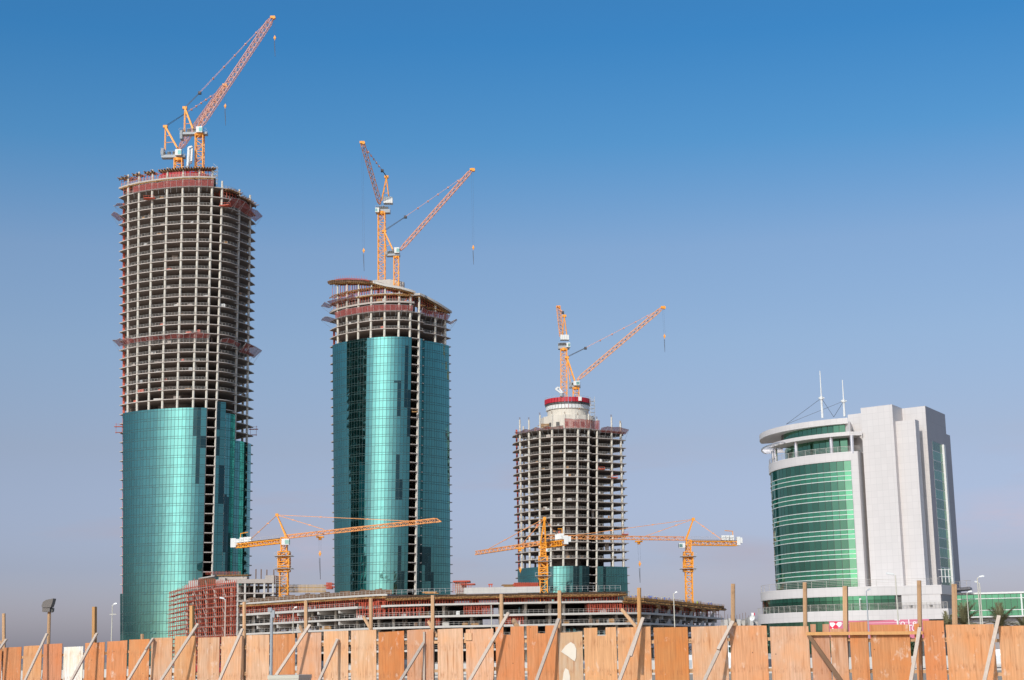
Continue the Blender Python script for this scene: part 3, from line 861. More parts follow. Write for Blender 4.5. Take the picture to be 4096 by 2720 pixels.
for (x0, x1, y_) in ((2155, 2205, 1708), (2215, 2245, 1707), (2330, 2365, 1690)):
    mb = MB()
    for k in range(5):
        a = W(x0, y_ + 2, 766); b = W(x1, y_ + 2, 766); mb.bar(a + Vector((random.uniform(-.6, .6), 0, k * .42)), b + Vector((random.uniform(-.6, .6), 0, k * .42)), .9, .22)
    mb.build('timber_stack', M['ochre'], root3)
for (u, k) in ((.53, 4), (.75, 5), (.92, 12)):
    zc = fl3[k]; p = T3.fr(u, zc, -.8); mb = MB(); mb.box((p.x, p.y, zc + .1), (3.2, 3.0, .3)); mb.bar((p.x - 1.4, p.y - 1.3, zc + 1.1), (p.x + 1.4, p.y - 1.3, zc + 1.1), .09); mb.bar((p.x - 1.4, p.y - 1.3, zc), (p.x - 1.4, p.y - 1.3, zc + 1.1), .09); mb.bar((p.x + 1.4, p.y - 1.3, zc), (p.x + 1.4, p.y - 1.3, zc + 1.1), .09)
    mb.build('loading_platform', M['prop'], root3)

# loose material, block infill and site clutter on the open floors
random.seed(77)
def clutter(T, root, zs, n, ua=-.85, ub=.92):
    for i in range(n):
        z = random.choice(zs); u = random.uniform(ua, ub)
        if .34 < u < .48: continue
        p = T.fr(u, z, random.uniform(.9, 3.5)); w = random.uniform(.8, 2.6); h = random.uniform(.4, 1.3); mb = MB()
        mb.box((p.x, p.y, z + h / 2), (w, 1.1, h), random.uniform(-.3, .3)); mb.box((p.x + .2, p.y, z + h + .1), (w * .7, .8, .2))
        mb.build('material_pile', M[random.choice(('ochre', 'brown', 'offwhite', 'galv', 'prop', 'slab'))], root)
def infill(T, root, zs, n, dz, ua=-.8, ub=.9):
    for i in range(n):
        z = random.choice(zs); u = random.uniform(ua, ub); du = random.uniform(.04, .13); off = random.uniform(2.0, 6.0); h = random.choice((1.0, 1.6, dz - .5, dz - .5))
        if u < .4 < u + du + .08: continue
        a, b = T.fr(u, z, off), T.fr(u + du, z, off + random.uniform(-.5, 1.5)); o = Vector((0, .2, 0)); up = Vector((0, 0, h)); mb = MB()
        mb.hexa([a, b, b + o, a + o], [a + up, b + up, b + up + o, a + up + o]); mb.build('block_wall', M[random.choice(('slab', 'core', 'pale'))], root)
clutter(T1, root1, fl1[:23], 60); infill(T1, root1, fl1[17:23], 12, dz1); infill(T1, root1, fl1[:17], 7, dz1)
clutter(T3, root3, fl3[:16], 44); infill(T3, root3, fl3[12:16], 12, dz3); infill(T3, root3, fl3[:12], 6, dz3)
clutter(T2, root2, fl2[:2] + [zC2, zD2], 16); infill(T2, root2, fl2[:2], 4, dz2)
# paler ring round the core, sunlight put into its colour, five floors below the top of tower one
mb = MB(); zz5 = fl1[5]; cxp = T1.X(-.09, zz5, 20)
for i in range(26):
    a, b = R(200 + 5.2 * i), R(200 + 5.2 * (i + (.86 if i % 6 else .55)))
    P = [(cxp + r_ * math.cos(t), 684 + r_ * math.sin(t)) for r_, t in ((10.5, a), (10.5, b), (10.2, b), (10.2, a))]; mb.hexa([(*p, zz5 + .02) for p in P], [(*p, zz5 + dz1 - .5) for p in P])
mb.build('sunlit_core_ring', M['pale'], root1)

# ------------------------------------------------------------------ cranes
def boxpx(mb, x0, x1, y0, y1, Y, dep):
    """box whose front face at depth Y covers the rectangle"""
    c = [W(x0, y1, Y), W(x1, y1, Y), W(x1, y0, Y), W(x0, y0, Y)]
    zlo, zhi = (c[0].z + c[1].z) / 2, (c[2].z + c[3].z) / 2; xa = (c[0].x + c[3].x) / 2; xb = (c[1].x + c[2].x) / 2
    mb.hexa([(xa, Y, zlo), (xb, Y, zlo), (xb, Y + dep, zlo), (xa, Y + dep, zlo)], [(xa, Y, zhi), (xb, Y, zhi), (xb, Y + dep, zhi), (xa, Y + dep, zhi)])

def cab(root, x0, x1, y0, y1, Y, face=1):
    mb = MB(); boxpx(mb, x0, x1, y0, y1, Y, 2.2); o = mb.build('cab', M['offwhite'], root)
    w = MB(); mx = x0 + (x1 - x0) * (.45 if face > 0 else .05); boxpx(w, mx, mx + (x1 - x0) * .5, y0 + (y1 - y0) * .2, y0 + (y1 - y0) * .85, Y - .06, .05)
    e = W(x1 if face > 0 else x0, (y0 + y1) / 2, Y); s_ = abs(W(x1, y1, Y).z - W(x1, y0, Y).z)
    w.box((e.x + .03 * face, e.y + 1.1, e.z), (.05, 1.8, s_ * .65)); w.build('window', M['window'], o)

def hook(root, tip, px, py, pyend, Y, s=1.0):
    a = W(px, py, Y); b = W(px + 1.5, pyend, Y)
    mb = MB()
    mb.bar(Vector(tip) + Vector((-.35, 0, 0)), a + Vector((-.35, 0, .8)), .04 * s); mb.bar(Vector(tip) + Vector((.35, 0, 0)), a + Vector((.35, 0, .8)), .04 * s)
    mb.build('hoist_rope', M['rope'], root)
    mb = MB(); s *= .8; mb.box((a.x, a.y, a.z), (1.25 * s, .6, .9 * s)); mb.bar((a.x, a.y, a.z + .4), (a.x, a.y, a.z + 1.4 * s), .5, w2=.25); mb.bar((a.x, a.y, a.z - .3), (a.x, a.y, a.z - 1.5 * s), .8 * s, w2=.25)
    o = mb.build('hook_block', M['orange'], root)
    mb = MB(); mb.bar(a - Vector((0, 0, 1.5)), b, .16); mb.bar(a - Vector((.3, 0, 1.5)), b, .1); mb.build('sling', M['rope'], root)

def luffer(label, Y, mast, deck, pivot, tip, atop, legs, pend, hk, cabb, cw, jw=2.0, tipd=0, mastc='orange', jibc='jib', ring_=None, endon=False, n=30, atopd=0):
    xl, xr, yt, yb = mast
    a = W((xl + xr) / 2, yb, Y); b = W((xl + xr) / 2, yt, Y); w = (xr - xl) / F * a.length * .93
    root = thing('luffing_crane', (a.x, a.y, a.z), label, 'crane', 'luffing cranes on the towers')
    mb = MB(); nb = max(4, int((b.z - a.z + 6) / 2.6)); lattice(mb, (a.x, Y, a.z - 6), (b.x, Y, b.z), w, w, nb, .42, .2, up=(0, 1, 0))
    mb.build('mast', M[mastc], root)
    mb = MB(); x0, x1, y0, y1 = deck
    boxpx(mb, x0, x1, y0, y1, Y - 1.6, 3.4)
    o = mb.build('machinery_deck', M['greysteel'], root)
    for i in range(4):
        mb = MB(); xx = x0 + (x1 - x0) * (i + .5) / 4.6; p = W(xx, y0, Y - 1.2); mb.box((p.x, p.y + .6, p.z + .6), (1.2 + .3 * (i % 2), 1.1, 1.1 + .3 * (i % 3))); mb.build('winch', M['darksteel'], o)
    mb = MB(); p = W((x0 + x1) / 2, y0, Y)
    for yy in (-1.7, 1.9):
        A = W(x0, y0, Y); B = W(x1, y0, Y); mb.bar((A.x, Y + yy, A.z + 1.1), (B.x, Y + yy, B.z + 1.1), .08)
        for i in range(7):
            q = A.lerp(B, i / 6); mb.bar((q.x, Y + yy, q.z), (q.x, Y + yy, q.z + 1.1), .07)
    mb.build('deck_rail', M['rail'], o)
    mb = MB(); mb.tube((b.x, Y, b.z - 1.0), (b.x, Y, b.z + .3), w * .62, 16); mb.build('slewing_ring', M['orange'], root)
    mb = MB(); P = W(pivot[0], pivot[1], Y); T = W(tip[0], tip[1], Y + tipd)
    up = Vector((0, 1, 0)) if not endon else Vector((1, 0, 0))
    side = (0, 1, 0)
    L = T - P; k1 = P + L * .06; k2 = P + L * .95
    lattice(mb, P, k1, .6, 1.0, 2, .22, .13, w2=jw, h2=jw, up=side); lattice(mb, k1, k2, jw, jw, n, .25, .12, up=side); lattice(mb, k2, T, jw, jw, 2, .22, .13, w2=jw * .4, h2=jw * .4, up=side)
    jo = mb.build('jib', M[jibc], root)
    mb = MB()
    mb.bar(k1 + Vector((0, -jw * .45, -jw * .2)), k2 + Vector((0, -jw * .45, -jw * .2)), .07)
    for i in range(3, n, 2):
        q = k1.lerp(k2, i / n); mb.box((q.x, q.y - jw * .45, q.z - jw * .2), (.55, .2, .6))
    mb.build('jib_walkway', M['darksteel'], jo)
    mb = MB(); mb.box(T, (2.2, 1.4, 1.0)); mb.tube(T + Vector((.6, -.8, -.3)), T + Vector((.6, .8, -.3)), .7, 12); mb.build('tip_sheave', M['orange'], jo)
    mb = MB(); A = W(atop[0], atop[1], Y + atopd)
    for (lx, ly, th) in legs:
        for yy in (-1.1, 1.1):
            g = W(lx, ly, Y); mb.bar((g.x, Y + yy, g.z), (A.x, A.y + yy * .6, A.z), th)
    for k in (.3, .6):
        g0 = W(*legs[0][:2], Y).lerp(A, k); g1 = W(*legs[-1][:2], Y).lerp(A, k); mb.bar(g0, g1, .2)
        mb.bar(g0 - Vector((0, 1, 0)), g0 + Vector((0, 1, 0)), .2)
    mb.box(A, (1.9, 1.8, 1.1)); mb.build('a_frame', M['orange'], root)
    ps = [A] + [W(x, y, Y + tipd * f_) for x, y, f_ in pend]
    for i in range(len(ps) - 1):
        mb = MB()
        nn = 4 if i == 0 else 2
        for k in range(nn):
            o_ = Vector((0, -.9 + 1.8 * k / (nn - 1), .5 * (k % 2))); mb.bar(ps[i] + o_, ps[i + 1] + o_ * .6, .09 if i == 0 else .09)
        if i == 0: mb.box(ps[1], (1.3, 1.6, 1.1))
        else:
            for f_ in (.2, .36, .52, .68, .84): q = ps[i].lerp(ps[i + 1], f_); mb.box(q, (.6, 1.4, .55))
        mb.build('luffing_rope' if i == 0 else 'pendant_line', M['rope'] if i == 0 else M['jib'], root)
    if hk: hook(root, T, hk[0], hk[1], hk[2], Y + tipd)
    if cabb: cab(root, *cabb[:4], Y - w / 2 - 1.5, cabb[4] if len(cabb) > 4 else 1)
    mb = MB(); 
    x0, x1, y0, y1 = cw
    k = 4
    for i in range(k): boxpx(mb, x0 + (x1 - x0) * (i / k) + .4, x0 + (x1 - x0) * ((i + 1) / k) - .2, y0 + (i % 2), y1, Y - 1.8 - .1 * (i % 2), 3.6)
    mb.build('counterweight', M['offwhite'] if (x1 - x0) > 20 else M['greysteel'], root)
    return root

luffer('tallest orange luffing crane, long jib pointing up right, on the leftmost tower', 690, (783, 815, 537, 684), (719, 827, 527, 536), (792, 516), (1091, 69),
       (740, 432), ((774, 519, .75), (738, 524, .3)), ((799, 372, .5), (1068, 86, 1)), (1099, 151, 226), (784, 809, 505, 528), (719, 729, 520, 554), jw=2.25, n=40, jibc='jib')
luffer('short-masted orange crane behind the tallest one on the leftmost tower', 700, (699, 731, 636, 672), (645, 738, 618, 629), (717, 596), (900, 340),
       (662, 507), ((711, 594, .75), (660, 598, .3)), ((742, 455, .5), (862, 374, 1)), (901, 424, 502), (700, 725, 596, 620), (643, 654, 592, 619), jw=2.0, n=26, tipd=12)
luffer('orange crane with jib leaning left on the middle tower', 722, (1512, 1541, 850, 1132), (1503, 1560, 836, 850), (1520, 816), (1449, 570),
       (1546, 708), ((1527, 800, .4), (1557, 800, .4)), ((1529, 683, .3), (1463, 594, 1)), (1455, 1002, 1084), (1501, 1516, 830, 848, -1), (1533, 1570, 786, 811), jw=1.9, tipd=-26, jibc='orange2', n=20)
luffer('orange crane with low deck and jib reaching up right on the middle tower', 712, (1575, 1596, 1024, 1132), (1546, 1599, 1014, 1022), (1601, 1001), (1889, 678),
       (1537, 925), ((1572, 1000, .6), (1546, 1012, .3)), ((1622, 868, .4), (1872, 696, 1)), (1893, 990, 1058), (1577, 1597, 989, 1011), (1541, 1550, 1003, 1018), jw=1.5, n=30)
luffer('yellow crane with almost upright jib on the round red core', 770, (2242, 2268, 1395, 1590), (2233, 2278, 1382, 1394), (2247, 1345), (2233, 1227),
       (2257, 1264), ((2249, 1345, .35), (2268, 1345, .35)), ((2251, 1250, .1), (2240, 1238, 1)), None, (2266, 2281, 1370, 1388), (2241, 2276, 1338, 1358), jw=1.9, tipd=50, jibc='orange2', n=14)
luffer('yellow crane with short mast and long low jib on the round red core', 768, (2291, 2316, 1549, 1590), (2277, 2322, 1541, 1549), (2309, 1520), (2652, 1229),
       (2268, 1430), ((2299, 1523, .6), (2282, 1538, .3)), ((2342, 1393, .4), (2636, 1240, 1)), (2658, 1345, 1408), (2294, 2319, 1523, 1541), (2278, 2287, 1526, 1545), jw=1.6, n=34, jibc='orange2')
# folded placing booms standing on the towers
def boom(label, pts, Y, wd, base):
    a = W(*base, Y); o = thing('placing_boom', a, label, 'concrete boom')
    mb = MB()
    for i in range(len(pts) - 1): mb.bar(W(*pts[i], Y + .5 * i), W(*pts[i + 1], Y + .5 * i), wd, wd * 1.3)
    mb.build('boom_arm', M['offwhite'], o); mb = MB(); mb.tube(W(base[0], base[1] + 8, Y), W(base[0], base[1] - 4, Y), .9); mb.build('pedestal', M['greysteel'], o)
boom('white folded concrete placing boom upright between the two cranes', ((750, 664), (754, 590), (768, 586), (765, 645), (752, 662), (760, 600), (763, 655)), 685, .62, (751, 668))
boom('small white placing boom leaning on the round red core', ((2247, 1574), (2222, 1556), (2234, 1549), (2250, 1572)), 764, .6, (2246, 1577))

def hammer(label, Y, mast, frame, topz, apex, ajoin, jibA, jibB, jh, cjA, cjB, ch, cw, pends, trol, hk, cabb, mc='orange'):
    xl, xr, yt, yb = mast
    a = W((xl + xr) / 2, yb, Y); b = W((xl + xr) / 2, topz, Y); w = (xr - xl) / F * Y * .9
    root = thing('tower_crane', (a.x, Y, a.z), label, 'crane', 'flat-jib tower cranes over the low building')
    mb = MB(); b1 = W((frame[0] + frame[1]) / 2, frame[2], Y)
    lattice(mb, (a.x, Y, a.z - 22), (b1.x, Y, b1.z), w, w, int((b1.z - a.z + 22) / 2), .34, .2, up=(0, 1, 0))
    lattice(mb, (b1.x, Y, b1.z), (b.x, Y, b.z), w * .72, w * .72, 4, .32, .2, up=(0, 1, 0))
    mb.build('mast', M[mc], root)
    mb = MB(); c0 = W((frame[0] + frame[1]) / 2, frame[3], Y); c1 = b1; fw = (frame[1] - frame[0]) / F * Y
    lattice(mb, (c0.x, Y, c0.z), (c1.x, Y, c1.z), fw, fw, 4, .34, .26, up=(0, 1, 0))
    o = mb.build('climbing_frame', M[mc], root)
    mb = MB()
    for f_ in (.15, .78):
        p = c0.lerp(c1, f_); mb.box((p.x, Y, p.z), (fw + 2.4, fw + 2.4, .15))
        for sx_ in (-1, 1):
            mb.bar((p.x + sx_ * (fw / 2 + 1.1), Y - fw / 2 - 1.1, p.z), (p.x + sx_ * fw / 2, Y - fw / 2, p.z - 1.2), .12)
            mb.bar((p.x + sx_ * (fw / 2 + 1.1), Y - fw / 2 - 1.1, p.z), (p.x + sx_ * (fw / 2 + 1.1), Y - fw / 2 - 1.1, p.z + 1), .08)
        mb.bar((p.x - fw / 2 - 1.1, Y - fw / 2 - 1.1, p.z + 1), (p.x + fw / 2 + 1.1, Y - fw / 2 - 1.1, p.z + 1), .08)
    mb.build('work_platform', M['galv'], o)
    zj = W(jibA[0], jibA[1], Y).z
    JA = Wz(jibA[0], jibA[1], zj); JB = Wz(jibB[0], jibB[1], zj)
    mb = MB(); hj = jh / F * Y
    L = JB - JA
    lattice(mb, JA + Vector((0, 0, hj / 2)), JA + L * .97 + Vector((0, 0, hj / 2)), 1.3, hj, int(L.length / 1.7), .2, .12); 
    mb.bar(JA - Vector((0, 0, 0)), JB, .3); mb.bar(JA + L * .97 + Vector((0, 0, hj)), JB, .2)
    mb.build('jib', M[mc if jh > 15 else 'orange2'], root)
    CA = Wz(cjA[0], cjA[1], zj); CB = Wz(cjB[0], cjB[1], zj); hc = ch / F * Y
    mb = MB(); lattice(mb, CA + Vector((0, 0, hc / 2 - .4)), CB + Vector((0, 0, hc / 2 - .4)), 1.6, hc, max(6, int((CB - CA).length / 1.6)), .34, .16); o = mb.build('counter_jib', M[mc], root)
    mb = MB(); mb.bar(CA + Vector((0, 0, hc + .1)), CB + Vector((0, 0, hc + .1)), 2.2, .1); dd = (CB - CA)
    for i in range(12): q = CA + dd * (i / 11) + Vector((0, -1, hc)); mb.bar(q, q + Vector((0, 0, 1.1)), .07)
    mb.bar(CA + Vector((0, -1, hc + 1.1)), CB + Vector((0, -1, hc + 1.1)), .07)
    mb.build('catwalk', M['rail'], o)
    for f_ in (.72, .8, .9): mb = MB(); q = CA + dd * f_ + Vector((0, 0, hc + .8)); mb.box(q, (1.5, 1.5, 1.3 + f_)); mb.build('winch', M['offwhite'], o)
    mb = MB(); q = CA + dd * .93 + Vector((0, 0, hc)); mb.bar(q, q + Vector((0, 0, 3.4)), .25); mb.bar(q + Vector((0, 0, 3.4)), CA + dd * .76 + Vector((0, 0, hc + 3.6)), .25); mb.build('service_davit', M[mc], o)
    mb = MB(); Yc = CB.y
    x0, x1, y0, y1 = cw
    boxpx(mb, x0, x0 + (x1 - x0) * .6, y0, y1, Yc - 1.4, 2.8); boxpx(mb, x0 + (x1 - x0) * .6, x1, y0 + 3, y1 - 9, Yc - 1.3, 2.6)
    mb.build('counterweight', M['offwhite'], root)
    AP = W(apex[0], apex[1], Y); mb = MB()
    for (x, y) in ajoin:
        g = W(x, y, Y)
        for yy in (-.8, .8): mb.bar((g.x, Y + yy, g.z), (AP.x, Y + yy * .4, AP.z), .38)
    if len(ajoin) > 1 or True:
        for k in range(1, 9):
            g0 = W(*ajoin[0], Y).lerp(AP, k / 9); g1 = W(*ajoin[-1], Y).lerp(AP, (k - 1) / 9)
            mb.bar(g0 - Vector((0, .7, 0)), g1 + Vector((0, .7, 0)), .14)
    mb.box(AP, (1.0, 1.0, 1.0)); mb.build('apex_frame', M[mc], root)
    mb = MB()
    for pp in pends:
        ls = [AP]
        for (x, y, at) in pp: ls.append(Wz(x, y, zj + hj) if at else W(x, y, Y + (JB.y - Y) * abs(x - jibA[0]) / abs(jibB[0] - jibA[0])))
        for i in range(len(ls) - 1):
            mb.bar(ls[i], ls[i + 1], .17)
            for f_ in (.35, .7): q = ls[i].lerp(ls[i + 1], f_); mb.box(q, (.7, .3, .35))
    mb.build('pendant_line', M['orange2'], root)
    t = Wz(trol[0], trol[1], zj - .3); mb = MB(); mb.box(t, (2.6, 1.6, .5)); mb.box(t - Vector((0, 0, .6)), (1.0, 1.0, .8)); mb.build('trolley', M[mc], root)
    hook(root, t - Vector((0, 0, .5)), hk[0], hk[1], hk[2], t.y, .8)
    cab(root, *cabb[:4], Y - w / 2 - 1.2, cabb[4])
hammer('orange tower crane whose jib crosses in front of the middle tower', 556, (1119, 1154, 2188, 2387), (1115, 1158, 2207, 2287), 2150, (1108, 2060), ((1146, 2152), (1150, 2152)),
       (1144, 2154), (1765, 2086), 13, (1126, 2168), (950, 2187), 15, (922, 957, 2153, 2189), (((1002, 2158, 0),), ((1297, 2118, 1),), ((1640, 2084, 1),)), (1280, 2148), (1280, 2214, 2318), (1126, 1156, 2155, 2179, 1))
hammer('amber tower crane with dense jib swung left in front of the lowest tower', 520, (2158, 2190, 2190, 2372), (2155, 2190, 2226, 2318), 2180, (2178, 2074), ((2160, 2180), (2182, 2180)),
       (2159, 2180), (1901, 2219), 14, (2164, 2188), (2256, 2175), 18, (2256, 2284, 2142, 2176), (((1957, 2194, 1),), ((2090, 2175, 1),), ((2233, 2146, 0),)), (2080, 2193), (2081, 2278, 2290), (2184, 2198, 2194, 2206, 1))
hammer('orange tower crane right of the lowest tower, its long jib pointing left behind it', 560, (2740, 2769, 2287, 2420), (2735, 2770, 2209, 2287), 2160, (2773, 2077), ((2742, 2161), (2744, 2161)),
       (2738, 2161), (2172, 2154), 13, (2758, 2176), (2946, 2178), 16, (2948, 2970, 2147, 2181), (((2887, 2158, 0),), ((2577, 2146, 1),), ((2300, 2141, 1),)), (2555, 2166), (2559, 2255, 2331), (2717, 2741, 2172, 2191, -1))
# ------------------------------------------------------------------ long low building under construction
PS = .86
PCH = [(945, 642), (1250, 594), (1500, 562), (1700, 555), (2100, 553), (2490, 556), (2569, 560), (2700, 602), (2895, 684)]
PCH = [(a, b * PS) for a, b in PCH]
def pY(px): return interp(PCH, px)
def zP(px, y): return W(px, y, pY(px)).z
ZA, ZB, ZC, ZD = zP(1800, 2376), zP(1800, 2412), zP(1800, 2460), zP(1800, 2502)
ZE, ZF_ = ZD - 3.4, ZD - 6.8
def pf(px, z, off=0.0):
    """front edge point at picture column px (px measured at deck level), off inward"""
    Y = pY(px); x = XatZ(px, Y, 14.0)
    if off:
        e = 12; a = Vector((XatZ(px - e, pY(px - e), 14), pY(px - e))); b = Vector((XatZ(px + e, pY(px + e), 14), pY(px + e)))
        t = (b - a).normalized(); return Vector((x - t.y * off, Y + t.x * off, z))
    return Vector((x, Y, z))
rp = thing('low_building', (pf(1700, 0).x, pf(1700, 0).y, 0), 'long low concrete deck building with open floors, spread across the foot of the towers', 'building')
def pslab(pa, pb, z, th, dep=38, mat='pale', name='floor_slab', off=0.0, zfun=None, n=24):
    mb = MB(); xs = [pa + (pb - pa) * i / n for i in range(n + 1)]
    fr_ = [pf(x, 0, off) for x in xs]; bk_ = [pf(x, 0, off + dep) for x in xs]
    for i in range(n):
        q = [fr_[i], fr_[i + 1], bk_[i + 1], bk_[i]]; zz_ = [(zfun(xs[i]), zfun(xs[i + 1]), zfun(xs[i + 1]), zfun(xs[i])) if zfun else (z,) * 4][0]
        mb.hexa([Vector((p.x, p.y, h - th)) for p, h in zip(q, zz_)], [Vector((p.x, p.y, h)) for p, h in zip(q, zz_)])
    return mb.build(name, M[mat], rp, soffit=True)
zAf = lambda px: interp([(945, zP(945, 2413)), (1549, zP(1549, 2375)), (1700, ZA), (2500, ZA)], px)
pslab(945, 1549, 0, .55, zfun=zAf, n=14)
pslab(1549, 2500, ZA - .5, .35, mat='slab')
pslab(945, 1430, ZB, .75); pslab(1524, 2500, ZB - .1, .55); pslab(1430, 1524, ZB, .75, off=3)
for z, th in ((ZC, .62), (ZD, .62), (ZE, .6), (ZF_, .6)): pslab(945, 2895, z, th, n=40)
pslab(2490, 2905, ZB - .3, .4, mat='slab')
# columns, downstand beams
for i, px in enumerate([960, 1045, 1118, 1195, 1290, 1375, 1460, 1545, 1652, 1768, 1880, 1995, 2107, 2207, 2263, 2370, 2474, 2545, 2610, 2665, 2715, 2760, 2803, 2845, 2882]):
    top = zAf(px) - .5 if px < 2500 else ZB - .5
    for dep in (5.0, 14, 26):
        mb = MB(); a = pf(px, 0, dep); mb.tube((a.x, a.y, 0), (a.x, a.y, top), .48, 8); mb.build('column', M['column'], rp)
for px in (948, 1025, 1105, 1187, 1268, 1352, 2605, 2655, 2700, 2745, 2790, 2833, 2870):
    for z in (ZB, ZC, ZD) if px < 1400 else (ZC, ZD):
        mb = MB(); a = pf(px, z - 1.2, .35); b = pf(px, z - 1.2, 24); mb.bar(a, b, .7, 1.25); mb.build('downstand_beam', M['pale'], rp)
for z in (ZC, ZD):
    for px in (2625, 2672, 2718, 2762, 2806, 2848):
        mb = MB(); a = pf(px, z, .6); b = pf(px + 16, z, .6); mb.hexa([a, b, b + Vector((.1, 1, 0)), a + Vector((0, 1, 0))], [a + Vector((.8, .3, 1.5)), b + Vector((0, .3, 1.5)), b + Vector((.1, 1, 1.5)), a + Vector((.8, 1, 1.5))]); mb.build('concrete_upstand', M['pale'], rp)
# inner partition walls that close the view
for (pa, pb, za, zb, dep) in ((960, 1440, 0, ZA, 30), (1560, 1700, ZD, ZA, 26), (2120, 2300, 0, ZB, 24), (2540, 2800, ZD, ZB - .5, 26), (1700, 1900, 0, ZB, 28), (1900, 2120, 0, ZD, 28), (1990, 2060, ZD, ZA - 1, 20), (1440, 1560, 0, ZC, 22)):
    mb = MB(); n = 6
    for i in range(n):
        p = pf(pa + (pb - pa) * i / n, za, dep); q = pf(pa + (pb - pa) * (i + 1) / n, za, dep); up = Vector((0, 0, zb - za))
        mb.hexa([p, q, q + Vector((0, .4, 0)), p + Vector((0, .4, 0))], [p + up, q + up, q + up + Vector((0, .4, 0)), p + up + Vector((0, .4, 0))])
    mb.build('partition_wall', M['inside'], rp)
def prail(pa, pb, z, name='guard_rail', off=.25, h=1.15, st=20, zfun=None, mat='rail'):
    mb = MB(); last = None; px = pa
    while px <= pb:
        p = pf(px, zfun(px) if zfun else z, off); mb.bar(p, p + Vector((0, 0, h)), .08)
        if last is not None:
            for k in (.5, .97): mb.bar(last + Vector((0, 0, h * k)), p + Vector((0, 0, h * k)), .055)
        last = p; px += st
    return mb.build(name, M[mat], rp)
for z in (ZC, ZD, ZE, ZF_): prail(955, 2540, z); prail(2545, 2890, z)
prail(955, 1430, ZB); prail(1540, 2500, 0, zfun=lambda p: ZA + .2, mat='galv', h=1.5, st=22); prail(950, 1549, 0, zfun=zAf, st=15)
# red shoring scaffold bays
def pprops(pa, pb, z0, z1, step=8, rows=(.9, 4, 8), xs=False):
    mb = MB(); z1f = z1 if callable(z1) else (lambda p: z1)
    for r_ in rows:
        lp = None; px = pa; k = 0
        while px <= pb:
            p = pf(px, z0, r_); t = Vector((p.x, p.y, z1f(px))); mb.bar(p, t, .17)
            if lp is not None:
                for h in (1.1, 2.3):
                    if z0 + h < t.z: mb.bar(lp + Vector((0, 0, h)), p + Vector((0, 0, h)), .11)
                if xs and k % 3 == 0: mb.bar(lp, t, .09)
            lp = p; px += step; k += 1
    return mb.build('shoring_props', M['prop'], rp)
pprops(950, 1560, ZB, lambda p: zAf(p) - .6, 9); pprops(1560, 2500, ZB, ZA - .9, 11); pprops(2500, 2895, ZC, ZB - .7, 11)
pprops(1090, 1180, ZC, ZB - .8, 10, xs=True); pprops(2010, 2090, ZD, ZC - .7, 10, xs=True); pprops(1700, 1760, ZD, ZC - .7, 9, xs=True)
pprops(1418, 1535, ZC, ZB + 1, 11, xs=True); pprops(1550, 1690, ZC, ZB - .7, 14, xs=True); pprops(1855, 1965, ZC, ZB - .7, 10, xs=True); pprops(2355, 2490, ZC, ZB - .7, 9, xs=True)
def pform(pa, pb, zf, dep=5, over=.6, step=3.2, mat='ochre', ang=0):
    mb = MB(); px = pa; zf = zf if callable(zf) else (lambda p, q=zf: q)
    while px < pb:
        a = pf(px, zf(px) + random.uniform(-.1, .1), -over - random.uniform(0, .6)); b = pf(px, zf(px), dep); mb.bar(a, b, .22, .25); px += step * random.uniform(.7, 1.3)
    for r_ in (-.3, dep * .5):
        px = pa
        while px < pb:
            q = min(pb, px + 30); mb.bar(pf(px, zf(px) - .3, r_), pf(q, zf(q) - .3, r_), .2, .28); px = q
    return mb.build('timber_formwork', M[mat], rp)
pform(950, 1549, lambda p: zAf(p) - .85, 3, .2, 6); pform(1549, 2505, ZA - 1.0, 5, .5); pform(1549, 2505, ZA - .6, 3, .3, 4, 'brown')
pslab(1545, 2505, ZA - .2, .12, 8, 'brown', 'formwork_deck', off=-.6)
pslab(2492, 2900, ZB - .1, .15, 30, 'brown', 'formwork_deck', off=-.6)
pform(2492, 2900, ZB - .55, 5, .6, 3.4)
for px in (2620, 2665, 2712, 2758, 2802, 2843):
    mb = MB()
    for k in range(3):
        a = pf(px + 2 * k, ZB - 1.2 - .4 * k, -.5); b = pf(px + 12 + 2 * k, ZB - 1.2 - .4 * k, -.5); mb.bar(a, b, .5, .25)
    mb.build('formwork_beam', M['ochre'], rp)
# raking edge boards along the right hand deck
mb = MB(); px = 2495
while px < 2895:
    a = pf(px, ZB - .1, -.6); b = pf(px - 3, ZB + 1.15, -.9); mb.bar(a, b, .2, .12); px += 5.5
a = pf(2497, ZB, -.35)
for i in range(20):
    p = pf(2495 + 20 * i, ZB - .2, -.3); q = pf(2515 + 20 * i, ZB - .2, -.3); mb.hexa([p, q, q + Vector((0, .1, 0)), p + Vector((0, .1, 0))], [p + Vector((0, 0, .9)), q + Vector((0, 0, .9)), q + Vector((0, .1, .9)), p + Vector((0, .1, .9))])
mb.build('edge_form', M['ochre'], rp)
